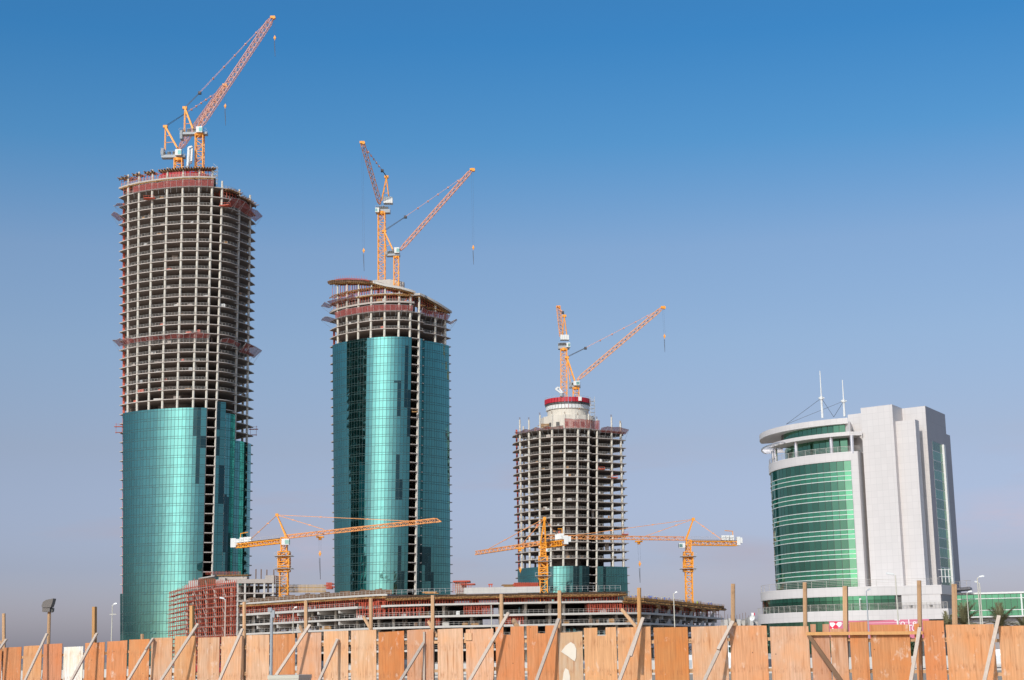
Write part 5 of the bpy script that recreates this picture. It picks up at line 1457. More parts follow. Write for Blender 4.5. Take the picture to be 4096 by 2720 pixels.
# emblem, coordinates in picture pixels from the sheet's top-left corner
bpoly([(2, 40), (34, 40), (34, 3), (2, 3)], 'redban', 'emblem_ground', .02)
e = MB()
for P in (((3, 6), (3, 17), (12, 26), (26, 12), (19, 6)), ((27, 13), (40, 26), (50, 16), (50, 5), (36, 5)), ((5, 42), (25, 42), (25, 37), (13, 27), (5, 36))):
    e.face([bp(x * px2m, y * px2m, .04) for x, y in P][::-1])
e.build('emblem', M['whiteban'], rbn)
def btext(s_, x, y, size, nm='lettering'):
    cu = bpy.data.curves.new(nm, 'FONT'); cu.body = s_; cu.size = size; cu.extrude = .01
    o = bpy.data.objects.new(nm, cu); COL.objects.link(o); p = bp(x * px2m, y * px2m, .05); o.parent = rbn
    ang = math.atan2(bt.y, bt.x); o.location = p - worldpos(rbn); o.rotation_euler = (R(90), 0, ang); cu.materials.append(M['whiteban'])
    dg = bpy.context.evaluated_depsgraph_get(); me = bpy.data.meshes.new_from_object(o.evaluated_get(dg)); o2 = bpy.data.objects.new(nm, me); COL.objects.link(o2); o2.parent = rbn; o2.location = o.location; o2.rotation_euler = o.rotation_euler; bpy.data.objects.remove(o); return o2
btext('I', 58, 24, 1.35); btext('To Lea', 262, 25, 1.75); btext('10', 313, 46, 1.5)
mb = MB(); mb.hexa([bp(0, .55, .02), bp(Lb, .55, .02), bp(Lb, .55, 0), bp(0, .55, 0)], [bp(0, .5, .02), bp(Lb, .5, .02), bp(Lb, .5, 0), bp(0, .5, 0)]); mb.build('banner_cord', M['whiteban'], rbn)

# link building at the right edge
rl = thing('link_building', W(3900, 2470, 318), 'green glazed link bridge running out of the frame right of the office tower', 'building')
La = W(3815, 2374, 330); zl1 = La.z; Lbn = Vector((La.x + 40, La.y - 11, 0)); ld = Vector((40, -11, 0)).normalized()
zl = lambda y: W(3830, y, 329).z
def lbox(name, z0, z1, o, th, mat, s0=0, s1=34):
    mb = MB(); n__ = Vector((ld.y, -ld.x, 0)); a = La + ld * s0 + n__ * o; b = La + ld * s1 + n__ * o; c = b - n__ * th; d = a - n__ * th
    mb.prism([(p.x, p.y) for p in (a, b, c, d)], z0, z1); return mb.build(name, M[mat], rl)
lbox('roof', zl(2379), zl(2372), .5, 9, 'offwhite'); lbox('wall', zl(2470), zl(2379), 0, 8.5, 'darksteel'); lbox('floor_beam', zl(2472), zl(2467), .3, 8, 'offwhite')
lbox('wall', 0, zl(2474), -1, 6, 'greyp')
for (ya, yb, mt_) in ((2381, 2396, 'green_mid'), (2398, 2442, 'green_deep'), (2445, 2466, 'green_mid')):
    mb = MB(); s_ = .2
    while s_ < 33:
        a = La + ld * s_ + Vector((0, -.12, 0)); b = La + ld * (s_ + 1.2) + Vector((0, -.12, 0)); g = ld * .04; s_ += 1.2
        mb.face([Vector((a.x, a.y, zl(yb))) + g, Vector((b.x, b.y, zl(yb))) - g, Vector((b.x, b.y, zl(ya))) - g, Vector((a.x, a.y, zl(ya))) + g])
    mb.build('glazing', M[mt_], rl)
for y in (2397, 2443.5): lbox('transom', zl(y) - .07, zl(y) + .07, .25, .2, 'offwhite')
for s_ in (12.9, 26): lbox('post', zl(2468), zl(2380), .3, .25, 'offwhite', s_, s_ + .3)
# round stair gallery between tower and link
solid([W(3800, 2350, 330), W(3880, 2365, 322), W(3890, 2365, 330), W(3810, 2350, 340)], zl(2362), zl(2352), 'greyp', 'gallery_slab')
railing('gallery_rail', [W(3805, 2350, 330), W(3840, 2350, 325), W(3868, 2355, 322), W(3886, 2360, 323)], zl(2352), 1.2, 4, post=1)

# ------------------------------------------------------------------ distant bits
db = thing('unfinished_building', W(2960, 2500, 430), 'low distant row of raw grey concrete walls between the deck building and the office tower', 'building')
zt_ = W(2960, 2478, 430).z
for i in range(9):
    x0 = 2890 + i * 17; mb = MB(); c = W(x0 + 7, 2500, 430 + 4 * (i % 3)); mb.box((c.x, c.y, (zt_ + random.uniform(-.8, .8)) / 2), (.92, 8, zt_ + random.uniform(-.8, .6))); mb.build('wall_pier', M['pale'], db)
mb = MB(); c = W(2960, 2500, 436); mb.box((c.x, c.y, zt_ / 2 - .6), (10.5, .4, zt_ - 1.2)); mb.build('wall', M['slab'], db)
mb = MB()
for i in range(12): c = W(2888 + 12 * i, 2490, 430); mb.bar((c.x, c.y, zt_ - .5), (c.x, c.y, zt_ + random.uniform(.8, 2.4)), .09)
mb.build('rebar', M['brown'], db)
# satellite dish
dp = W(3012, 2486, 300); ds = thing('satellite_dish', (dp.x, dp.y, 0), 'white satellite dish on a mast beside the curved office base', 'satellite dish')
mb = MB(); n = 16; ax = Vector((-.5, -.75, .35)).normalized(); s1 = ax.cross(UP).normalized(); s2 = s1.cross(ax); c0 = W(3012, 2475, 300); pr = None
for k in range(6):
    r_ = .55 * k / 5; dd = .35 * (k / 5) ** 2; ring_ = [c0 + ax * dd + (s1 * math.cos(2 * math.pi * i / n) + s2 * math.sin(2 * math.pi * i / n)) * r_ for i in range(n)]
    if pr:
        for i in range(n): mb.face([pr[i], pr[(i + 1) % n], ring_[(i + 1) % n], ring_[i]])
    pr = ring_
mb.build('dish', M['offwhite'], ds, smooth=True); mb = MB(); mb.bar((c0.x, c0.y, 0), c0, .1); mb.bar(c0, c0 + ax * .6, .05); mb.build('dish_mast', M['galv'], ds)
# flag behind
fpp = W(3004, 2450, 310)
mb = MB(); mb.bar((fpp.x, fpp.y, 0), (fpp.x, fpp.y, fpp.z), .1); fo = thing('flag', (fpp.x, fpp.y, 0), 'tiny red and white flag on a pole left of the office tower', 'flag'); mb.build('flag_pole', M['galv'], fo)
mb = MB(); mb.box((fpp.x + .3, fpp.y, fpp.z - .3), (.5, .04, .5)); mb.build('flag_cloth', M['whiteban'], fo); mb = MB(); mb.box((fpp.x + .62, fpp.y, fpp.z - .3), (.2, .04, .5)); mb.build('flag_cloth', M['redban'], fo)

# ------------------------------------------------------------------ workers
def make_person(pose, cloth, name_):
    J = dict(pel=(0, 0, .95), che=(0, 0, 1.35), nec=(0, 0, 1.5), hd=(0, -.02, 1.62), top=(0, -.01, 1.76),
             hl=(-.1, 0, .9), kl=(-.12, -.04, .5), al=(-.13, .02, .09), tl=(-.14, -.16, .04), hr=(.1, 0, .9), kr=(.12, -.1, .5), ar=(.15, -.04, .09), tr=(.16, -.22, .04),
             sl=(-.2, 0, 1.42), el=(-.27, .03, 1.14), wl=(-.26, -.12, .9), fl=(-.26, -.18, .82), sr=(.2, 0, 1.42), er=(.27, .03, 1.14), wr=(.28, -.12, .9), fr=(.28, -.18, .82))
    if pose == 'bend':
        for k in ('che', 'nec', 'hd', 'top', 'sl', 'el', 'wl', 'fl', 'sr', 'er', 'wr', 'fr'):
            x, y, z = J[k]; dz = z - .95; J[k] = (x, y - dz * .8, .95 + dz * .6)
        J['el'] = (-.25, -.42, .95); J['wl'] = (-.2, -.5, .7); J['fl'] = (-.18, -.52, .6); J['er'] = (.25, -.42, .95); J['wr'] = (.2, -.5, .7); J['fr'] = (.18, -.52, .6)
    if pose == 'reach': J['er'] = (.34, -.2, 1.36); J['wr'] = (.36, -.42, 1.5); J['fr'] = (.36, -.5, 1.55)
    rad = dict(pel=.15, che=.17, nec=.06, hd=.1, top=.08, hl=.1, kl=.065, al=.045, tl=.04, hr=.1, kr=.065, ar=.045, tr=.04, sl=.075, el=.05, wl=.035, fl=.04, sr=.075, er=.05, wr=.035, fr=.04)
    E = [('pel', 'che'), ('che', 'nec'), ('nec', 'hd'), ('hd', 'top'), ('pel', 'hl'), ('hl', 'kl'), ('kl', 'al'), ('al', 'tl'), ('pel', 'hr'), ('hr', 'kr'), ('kr', 'ar'), ('ar', 'tr'), ('che', 'sl'), ('sl', 'el'), ('el', 'wl'), ('wl', 'fl'), ('che', 'sr'), ('sr', 'er'), ('er', 'wr'), ('wr', 'fr')]
    ks = list(J); me = bpy.data.meshes.new('person_base'); me.from_pydata([J[k] for k in ks], [(ks.index(a), ks.index(b)) for a, b in E], [])
    ob = bpy.data.objects.new('person_base', me); COL.objects.link(ob)
    md = ob.modifiers.new('s', 'SKIN'); 
    for i, k in enumerate(ks): me.skin_vertices[0].data[i].radius = (rad[k], rad[k]); me.skin_vertices[0].data[i].use_root = (k == 'pel')
    ob.modifiers.new('u', 'SUBSURF').levels = 1
    dg = bpy.context.evaluated_depsgraph_get(); m2 = bpy.data.meshes.new_from_object(ob.evaluated_get(dg))
    bpy.data.objects.remove(ob)
    m2.materials.clear(); 
    for mm in (cloth, M['skin'], M['boot']): m2.materials.append(mm)
    hdv = Vector(J['hd'])
    for p in m2.polygons:
        c = p.center; k = 0
        if (c - hdv).length < .17 and c.z > J['nec'][2] - .02: k = 1
        elif min((c - Vector(J['fl'])).length, (c - Vector(J['fr'])).length) < .09: k = 1
        elif c.z < .12: k = 2
        p.material_index = k
    m2.shade_smooth(); m2.name = name_
    hm = MB(); t = Vector(J['hd']) + (Vector(J['top']) - Vector(J['hd'])) * .55
    for k in range(4):
        r0, r1 = .15 * math.cos(k * .4), .15 * math.cos((k + 1) * .4); hm.tube(t + UP * (.13 * math.sin(k * .4)), t + UP * (.13 * math.sin((k + 1) * .4) + .001), r0, 12, max(.02, r1))
    hm.box(t + Vector((0, -.14, .0)), (.2, .12, .02))
    return m2, hm
M['skin'] = simple('skin', (.22, .12, .07), .7); M['boot'] = simple('boots', (.04, .03, .03), .7); M['hiviz'] = simple('hi_vis_yellow', (.70, .85, .06), .7); M['whitec'] = simple('white_clothes', (.66, .64, .6), .8); M['helm'] = simple('helmet_yellow', (.85, .65, .1), .4); M['hair'] = simple('dark_cloth', (.05, .05, .08), .9)
protos = {}
for cn, cm_ in (('blue', 'blue'), ('white', 'whitec'), ('yellow', 'hiviz')):
    for pz in ('stand', 'bend', 'reach'): protos[cn, pz] = make_person(pz, M[cm_], 'person_' + cn)
wk = [(2508, 'white', 'stand', 'white at the far left of the deck beside the teal glass'), (2520, 'blue', 'bend', 'blue overalls bending low near the left end of the deck'),
      (2543, 'blue', 'stand', 'blue overalls and yellow helmet standing just left of a tall timber post'), (2584, 'white', 'stand', 'white shirt standing alone just right of the tall timber post'),
      (2596, 'blue', 'stand', 'blue overalls, shorter one of a pair standing close together'), (2604, 'blue', 'reach', 'blue overalls, taller one of a close pair, arm raised'),
      (2625, 'blue', 'bend', 'blue overalls bending over a steel cage'), (2636, 'white', 'bend', 'white clothes crouching between two blue workers'), (2648, 'white', 'stand', 'pinkish white shirt standing left of a blue worker'),
      (2659, 'blue', 'stand', 'blue overalls standing square mid deck'), (2668, 'white', 'bend', 'white clothes bent over beside a blue worker left of the lamp'), (2677, 'blue', 'reach', 'blue overalls reaching out left of the street lamp head'),
      (2698, 'white', 'stand', 'white shirt and dark trousers standing just right of the lamp pole'), (2717, 'white', 'stand', 'white clothes and cap standing left of the orange crane mast'), (2727, 'white', 'bend', 'light clothes stooping close to the orange crane mast'),
      (2738, 'blue', 'bend', 'blue overalls crouching at the foot of the orange crane mast'), (2789, 'yellow', 'stand', 'bright yellow vest and white helmet right of the orange crane mast'),
      (2834, 'blue', 'stand', 'blue overalls, left one of two near the right end of the deck'), (2845, 'blue', 'stand', 'blue overalls standing nearest the right end of the deck')]
for i, (px, cn, pz, lb) in enumerate(wk):
    zd = ZB + .02; p = pf(px, zd, 1.0 + (i * 37 % 5) * .5); m2, hm = protos[cn, pz]
    # keep the intended picture column
    p.x = XatZ(px, p.y, zd + 1)
    o = bpy.data.objects.new('person', m2); COL.objects.link(o); o.location = p; o.rotation_euler.z = random.uniform(-2, 2)
    prop(o, 'worker in ' + lb, 'person', 'workers on the right hand deck')
    if i == 0 or not hasattr(hm, 'mesh'):
        h = hm.build('helmet', M['helm'] if cn == 'blue' else M['offwhite']); hm.mesh = h.data; h.parent = o
    else:
        h = bpy.data.objects.new('helmet', hm.mesh); COL.objects.link(h); h.parent = o
for k, px in enumerate((2812, 2856, 2772)):
    mb = MB(); p = pf(px, ZB, 2); w = .9
    for i in range(6):
        mb.bar((p.x + i * w / 3, p.y, ZB), (p.x + i * w / 3, p.y, ZB + (1.9, 1.5, 2.1)[k]), .08)
    for h in (.4, 1.0, 1.5): mb.bar((p.x, p.y, ZB + h), (p.x + w * 1.67, p.y, ZB + h), .08)
    prop(mb.build('rebar_cage', M['brown'], loc=(p.x, p.y, ZB)), ('brown rebar cage between the yellow vest and the two blue workers', 'brown rebar cage at the right tip of the deck', 'dark rebar cage touching the orange crane mast foot')[k], 'rebar cage', 'rebar cages on the deck')

# ------------------------------------------------------------------ street lamps
def lamp(px, py, side, hgt, label, arm=1.0, cross=None, dark=False, name='street_lamp', r=.075):
    hz = 2620 - .018 * (px - 2048); Y = (hgt - CAMZ) * F / (hz - py); t = W(px, py, Y); b = (t.x, t.y, 0)
    o = thing(name, b, label, 'street lamp', 'street lamps along the road')
    mb = MB(); mb.tube(b, (t.x, t.y, t.z - .1), r * 1.25, 10, r * .85); mb.build('pole', M['cream'] if not dark else M['greysteel'], o)
    mb = MB(); s_ = side
    if s_: 
        mb.bar((t.x, t.y, t.z - .12), (t.x + s_ * .35, t.y, t.z - .02), .08)
        A = [(0.2, -.06), (.5, -.12), (1.0, -.1), (1.25, .0), (1.0, .12), (.5, .14), (.2, .06)]
        mb.hexa([(t.x + s_ * .15, t.y - .12, t.z - .07), (t.x + s_ * 1.15 * arm, t.y - .16, t.z + .04), (t.x + s_ * 1.15 * arm, t.y + .16, t.z + .04), (t.x + s_ * .15, t.y + .12, t.z - .07)][::s_],
                [(t.x + s_ * .2, t.y - .08, t.z + .12), (t.x + s_ * 1.0 * arm, t.y - .1, t.z + .22), (t.x + s_ * 1.0 * arm, t.y + .1, t.z + .22), (t.x + s_ * .2, t.y + .08, t.z + .12)][::s_])
        mb.build('lamp_head', M['offwhite'] if not dark else M['greysteel'], o)
    if cross: mb = MB(); mb.bar((t.x - .35, t.y, t.z - cross), (t.x + .6, t.y, t.z - cross), .1); mb.build('bracket', M['cream'], o)
    return o
lamp(450, 2417, 1, 10, 'cream street lamp with small cross bracket left of the leftmost tower', arm=.6, cross=1.4)
lamp(902, 2394, -1, 10, 'cream street lamp in front of the red scaffolding, head pointing left', arm=.7)
lamp(1173, 2431, 1, 10, 'cream street lamp before the low deck building, head pointing right', arm=.55)
lamp(2694, 2371, 1, 10, 'pale street lamp in front of the deck with workers', arm=.45)
lamp(1965, 2417, 0, 9, 'bare thin white pole before the middle of the low building', name='street_pole')
lamp(3581, 2297, -1, 10, 'tall grey street lamp in front of the white wall, head pointing left', arm=.9)
lamp(3465, 2360, 1, 9.5, 'shorter grey street lamp by the balcony door of the white building', arm=.5, dark=True)
lamp(3909, 2308, 1, 10, 'tallest street lamp before the green link bridge, head pointing right', arm=.7)
lamp(3918, 2330, -1, 10, 'street lamp just behind the tallest one at the link bridge, head pointing left', arm=.6)
lamp(3867, 2368, 1, 9, 'lowest street lamp left of the pair at the link bridge', arm=.6, r=.06)

# ------------------------------------------------------------------ palms, trees
M['palm'] = simple('palm_leaf', (.24, .22, .11), .75, .35, .8, island=.5); M['palm2'] = simple('dry_palm_leaf', (.34, .27, .13), .8, .3, .8, island=.4)
M['bark'] = simple('palm_bark', (.20, .14, .09), .9, .3, 3); M['leaf'] = simple('dark_leaf', (.045, .085, .03), .7, .3, 1, island=.6)
def palm(px, py, Y, rad, label, nf=34, seed=1):
    random.seed(seed); c = W(px, py, Y); o = thing('palm_tree', (c.x, c.y, 0), label, 'palm tree', 'palms behind the fence')
    mb = MB()
    for k in range(12):
        z0, z1 = c.z * k / 12, c.z * (k + 1) / 12; mb.tube((c.x, c.y, z0), (c.x, c.y, z1), .26 + .03 * (k % 2), 9, .22)
    mb.build('trunk', M['bark'], o)
    g = MB(); d = MB()
    for i in range(nf):
        a = random.uniform(0, 6.283); e = R(random.uniform(5, 85)); L = rad * random.uniform(.85, 1.2)
        dr = Vector((math.cos(a) * math.cos(e), math.sin(a) * math.cos(e), math.sin(e))); tgt = g if e > R(15) else d
        pts = []; p = Vector(c); v = dr.copy(); n = 9
        for k in range(n + 1):
            pts.append(p.copy()); p = p + v * (L / n); v = (v + Vector((0, 0, -.085 - .05 * math.cos(e)))).normalized()
        sd_ = dr.cross(UP).normalized()
        for k in range(n):
            tgt.bar(pts[k], pts[k + 1], .05)
            t = k / n; ll = rad * .30 * (1 - abs(t - .4) * .9); dd = (pts[k + 1] - pts[k])
            for h in (0, .33, .66):
                b = pts[k] + dd * h
                for s_ in (-1, 1):
                    tip = b + (sd_ * s_ + dd.normalized() * .9 + Vector((0, 0, random.uniform(-.15, .35)))).normalized() * ll
                    w_ = dd.normalized() * .055; tgt.face([b - w_, b + w_, tip])
    g.build('crown', M['palm'], o); d.build('dry_fronds', M['palm2'], o)
palm(3858, 2500, 235, 3.4, 'bushy palm at the left end of the link bridge, right behind the fence', seed=3)
palm(4003, 2505, 235, 3.2, 'palm under the link bridge at the right edge, behind the leaning brace', seed=5)
palm(3792, 2520, 250, 2.6, 'small palm tip just left of the pale round post', nf=22, seed=8)
palm(4095, 2522, 250, 2.4, 'small palm tip at the very right edge of the picture', nf=22, seed=9)
random.seed(11)
def bush(px, py, Y, rad, h, label):
    c = W(px, py, Y); o = thing('tree', (c.x, c.y, 0), label, 'tree'); mb = MB(); mb.tube((c.x, c.y, 0), (c.x, c.y, c.z), .16, 8, .08)
    for k in range(5):
        a = k * 1.3; mb.tube((c.x, c.y, c.z * .5), (c.x + math.cos(a) * rad * .5, c.y + math.sin(a) * rad * .5, c.z + .2), .06, 6, .02)
    mb.build('trunk', M['bark'], o); mb = MB()
    for k in range(1600):
        v = Vector((random.gauss(0, 1), random.gauss(0, 1), random.gauss(0, 1))).normalized(); rr = random.uniform(.35, 1) * (1 + .25 * math.sin(v.x * 5 + v.z * 4))
        p = Vector((c.x + v.x * rad * rr, c.y + v.y * rad * rr, c.z + v.z * h * rr)); t = Vector((random.gauss(0, 1), random.gauss(0, 1), random.gauss(0, 1))).normalized(); b = t.cross(v).normalized() * .08
        mb.face([p - b, p + t * .2, p + b, p - t * .06])
    mb.build('crown', M['leaf'], o)
bush(3648, 2590, 170, 1.1, 1.1, 'small dark green tree glimpsed through the gap beside the right hand gate boards')

# trees on the far side of the street behind the photographer: they only show as reflections in the glass
random.seed(31); mb = MB()
for k in range(46):
    cx_ = -190 + k * 10.5 + random.uniform(-4, 4); cy_ = -75 + random.uniform(-12, 12); hh = random.uniform(11, 23); rr = random.uniform(4.5, 8)
    for j in range(210):
        v = Vector((random.gauss(0, 1), random.gauss(0, 1), random.gauss(0, 1))).normalized(); q = random.uniform(.5, 1)
        p = Vector((cx_ + v.x * rr * q, cy_ + v.y * rr * q, hh * .55 + v.z * hh * .45 * q)); t = Vector((random.gauss(0, 1), random.gauss(0, 1), random.gauss(0, 1))).normalized(); b = t.cross(v).normalized() * .9
        mb.face([p - b, p + t * 1.3, p + b, p - t * .8])
prop(mb.build('tree_belt', M['leaf'], loc=(40, -75, 0)), 'dark belt of trees across the street, seen only mirrored in the green glass', 'trees', kind='stuff')
# ------------------------------------------------------------------ vehicles on the road behind the fence
car_paint = {k: simple('car_paint_' + k, c, .3, .04, .5) for k, c in (('white', (.75, .75, .74)), ('silver', (.45, .46, .47)), ('dark', (.05, .055, .07)), ('red', (.40, .04, .03)))}
tyre = simple('tyre', (.02, .02, .02), .9); lampr = simple('tail_lamp', (.5, .02, .02), .3)
def car(px, Y, paint, label, ang, van=False):
    c = W(px, 2600, Y); o = thing('parked_car' if not van else 'delivery_van', (c.x, c.y, .03), label, 'car' if not van else 'van', None); L, Wd = (4.5, 1.8) if not van else (5.4, 2.0)
    prof = [(-L / 2, .35), (L / 2, .35), (L / 2, .75), (L / 2 - .2, .9), (L / 2 - 1.2, .98), (L / 2 - 1.9, 1.42), (-L / 2 + 1.0, 1.45), (-L / 2 + .3, 1.0), (-L / 2, .9)] if not van else [(-L / 2, .35), (L / 2, .35), (L / 2, 1.0), (L / 2 - .7, 1.3), (L / 2 - 1.4, 2.1), (-L / 2 + .1, 2.2), (-L / 2, 2.0)]
    cr, sr = math.cos(ang), math.sin(ang); tr = lambda x, y, z: Vector((c.x + x * cr - y * sr, c.y + x * sr + y * cr, z + .03))
    mb = MB(); n = len(prof); ins = lambda z: Wd / 2 - (.16 if z > 1.2 else 0)
    A = [tr(x, -ins(z), z) for x, z in prof]; B = [tr(x, ins(z), z) for x, z in prof]; mb.face(A); mb.face(B[::-1])
    for i in range(n): j = (i + 1) % n; mb.face([A[j], A[i], B[i], B[j]])
    mb.build('body', car_paint[paint], o)
    if van: q = [(L / 2 - .8, 1.35), (L / 2 - 1.42, 2.0), (L / 2 - 2.3, 2.0), (L / 2 - 2.3, 1.35)]
    else: q = [(L / 2 - 1.3, 1.0), (L / 2 - 1.95, 1.36), (-L / 2 + 1.05, 1.38), (-L / 2 + .5, 1.02)]
    for s_ in (-1, 1): gl = MB(); gl.face([tr(x, s_ * (Wd / 2 - .02 if z < 1.2 else ins(z) + .01), z) for x, z in q][::s_]); gl.build('side_window', M['window'], o)
    for sx_ in (-L / 2 + .85, L / 2 - .85):
        for s_ in (-1, 1):
            mb = MB(); mb.tube(tr(sx_, s_ * (Wd / 2 - .12), .32), tr(sx_, s_ * (Wd / 2 + .03), .32), .32, 18); w = mb.build('wheel', tyre, o)
            mb = MB(); mb.tube(tr(sx_, s_ * (Wd / 2 + .03), .32), tr(sx_, s_ * (Wd / 2 + .05), .32), .19, 12); mb.build('rim', M['galv'], w)
    for s_ in (-.6, .6):
        mb = MB(); mb.box(tr(-L / 2 - .01, s_, .75), (.05, .3, .14), ang); mb.build('tail_lamp', lampr, o)
        mb = MB(); mb.box(tr(L / 2, s_, .7), (.06, .32, .16), ang); mb.build('headlight', M['offwhite'], o)
ra_ = math.atan2(rdir.y, rdir.x)
for px, Y, pt, lb, vn in ((1625, 152, 'dark', 'dark car seen through the slot right of the darker orange board', False), (2240, 150, 'silver', 'silver car behind the slots beside the stained pale board', False), (2905, 135, 'white', 'white van with barred window behind the slot near the tallest right post', True),
                          (3075, 134, 'dark', 'dark car behind the slot left of the widest pink board', False), (2760, 138, 'silver', 'silver car behind the slot right of the orange board', False), (3985, 128, 'white', 'white car behind the slot under the rightmost brace', False), (860, 160, 'red', 'red car behind the narrow slot under the scaffolding', False), (1290, 156, 'dark', 'dark car behind the slot left of a broken brace', False)):
    car(px, Y, pt, lb, ra_, vn)
# low white barrier wall beyond the road
mb = MB(); A_ = rA + rnor * 26; B_ = rB + rnor * 26
k = 0; d_ = (B_ - A_).length
while k * 3.1 < d_:
    p = A_ + rdir * (k * 3.1); q = p + rdir * 3.0; w = rnor * .5
    mb.hexa([p, q, q + w, p + w], [p + w * .3 + UP * .95, q + w * .3 + UP * .95, q + w * .7 + UP * .95, p + w * .7 + UP * .95]); k += 1
prop(mb.build('barrier_wall', M['pale'], loc=(A_ + B_) / 2), 'long low pale concrete barrier beyond the road, seen through the fence slots', 'barrier')

# ------------------------------------------------------------------ plywood hoarding
FA = W(0, 2600, 62); FB = W(4096, 2600, 45)
fdir = Vector((FB.x - FA.x, FB.y - FA.y, 0)).normalized(); fn = Vector((fdir.y, -fdir.x, 0))   # fn faces the camera
def FP(px, py, o=0.0):
    d = ray(px, py); A = Vector((FA.x, FA.y, 0)) + fn * o; t = (A - CAM).dot(fn) / d.dot(fn); return CAM + d * t
hf = thing('plywood_fence', ((FA.x + FB.x) / 2, (FA.y + FB.y) / 2, 0), 'long hoarding of upright plywood boards with timber posts and leaning braces across the foreground', 'fence')
TN = {'o': (.66, .285, .12), 'p': (.73, .45, .285), 'q': (.72, .375, .19), 'd': (.62, .25, .085), 'w': (.92, .90, .86), 's': (.60, .43, .30), 'g': (.62, .35, .225), 'r': (.64, .29, .15)}
PN = [(-60, 8, 2597, 2594, 'o'), (15, 86, 2591, 2586, 'o'), (95, 168, 2586, 2581, 'q'), (175, 249, 2577, 2574, 'r'), (256, 333, 2589, 2585, 'w'), (341, 419, 2571, 2567, 'o'), (429, 509, 2565, 2560, 'o'), (517, 598, 2559, 2555, 'o'), (606, 690, 2553, 2549, 'p'), (700, 784, 2546, 2543, 'q'),
      (792, 878, 2551, 2548, 'p'), (886, 975, 2547, 2543, 'p'), (986, 1077, 2542, 2538, 'p'), (1092, 1180, 2537, 2533, 'o'), (1190, 1285, 2532, 2528, 'p'), (1295, 1393, 2526, 2523, 'p'), (1404, 1505, 2522, 2518, 'p'), (1514, 1616, 2528, 2522, 'd'), (1628, 1733, 2521, 2517, 'g'), (1750, 1851, 2518, 2514, 'p'),
      (1863, 1973, 2517, 2515, 'p'), (1982, 2095, 2507, 2504, 'o', (2013, 2042, 2538)), (2106, 2230, 2504, 2502, 'o', (2151, 2181, 2533)), (2230.5, 2329, 2530, 2526, 's'), (2335, 2464, 2513, 2508, 'q', (2389, 2422, 2543)), (2469, 2601, 2512, 2506, 'q'), (2614, 2750, 2511, 2507, 'd'), (2764, 2907, 2508, 2501, 'p'), (2918, 3066, 2504, 2501, 'q'),
      (3079, 3233, 2506, 2504, 'p'), (3241, 3315, 2496, 2496, 'g', (3263, 3290, 2530)), (3320, 3386, 2516, 2514, 'g'), (3396, 3468, 2488, 2486, 'o'), (3479, 3636, 2500, 2498, 'o'), (3655, 3676, 2495, 2495, 'o'), (3690, 3774, 2483, 2481, 'o'), (3782, 3974, 2498, 2496, 'q'), (3993, 4150, 2504, 2501, 'q')]
lbl = {'w': 'white painted board', 's': 'water stained pale board', 'd': 'deep orange board', 'g': 'greyish weathered board', 'r': 'reddish brown board'}
for i, P in enumerate(PN):
    x0, x1, ya, yb, tn = P[:5]; tk = .018; rnd = random.uniform(0, .05)
    a, b = FP(x0, ya, rnd), FP(x1, yb, rnd)
    tilt = random.uniform(-.012, .012) * 0
    mb = MB(); ya += random.uniform(-1.2, 1.2); yb += random.uniform(-1.2, 1.2)
    def q4(px, top): p = FP(px, top, rnd); return p
    segs = [(x0, x1, ya, yb)]
    if len(P) > 5:
        n0, n1, ny = P[5]; f_ = lambda x: ya + (yb - ya) * (x - x0) / (x1 - x0)
        poly = [(x0, ya), (n0, f_(n0)), (n0, ny), (n1, ny + random.uniform(-1, 2)), (n1, f_(n1)), (x1, yb)]
    else:
        m_ = x0 + (x1 - x0) * random.uniform(.3, .7); poly = [(x0, ya), (m_, (ya + yb) / 2 + random.uniform(-.6, .6)), (x1, yb)]
    T = [FP(x, y, rnd) for x, y in poly]
    xa, xb = T[0], T[-1]
    zb_ = random.uniform(.02, .12)
    Bq = [Vector((xa.x, xa.y, zb_)), Vector((xb.x, xb.y, zb_))]
    front = [Bq[0], Bq[1]] + T[::-1]; bk_ = [p - fn * tk for p in front]
    mb.face(front); mb.face(bk_[::-1])
    for k in range(len(front)): j = (k + 1) % len(front); mb.face([front[j], front[k], bk_[k], bk_[j]])
    o = mb.build('plywood_board', M['ply'], hf); c = TN[tn]; k = random.uniform(.90, 1.03); o.color = (c[0] * k, c[1] * k * random.uniform(.96, 1.04), c[2] * k, 1)
    # give each board its own origin so the wood figure differs
    c0 = (Bq[0] + Bq[1]) / 2 - worldpos(hf); o.data.transform(Matrix.Translation(-c0)); o.location = c0
    if tn in lbl: o['label'] = lbl[tn]
# faded patches on the stained board
def patch(pts, mat, parent, name='stain'):
    mb = MB(); mb.face([FP(x, y, .085) for x, y in pts][::-1]); return mb.build(name, mat, parent)
stm = simple('bleached_patch', (.74, .66, .55), .9, .08, 2)
brd = [o for o in hf.children if o.get('label') == 'water stained pale board'][0]
def patch2(pts):
    mb = MB(); P = [FP(x, y, .055) for x, y in pts]; mb.face(P[::-1]); n = Vector(worldpos(brd)); ob = mb.build('faded_patch', stm, brd); return ob
patch2([(2244, 2607), (2262, 2583), (2283, 2568), (2297, 2577), (2305, 2596), (2304, 2630), (2299, 2645), (2288, 2638), (2270, 2624)])
patch2([(2250, 2722), (2254, 2690), (2262, 2672), (2274, 2680), (2280, 2705), (2280, 2722)])
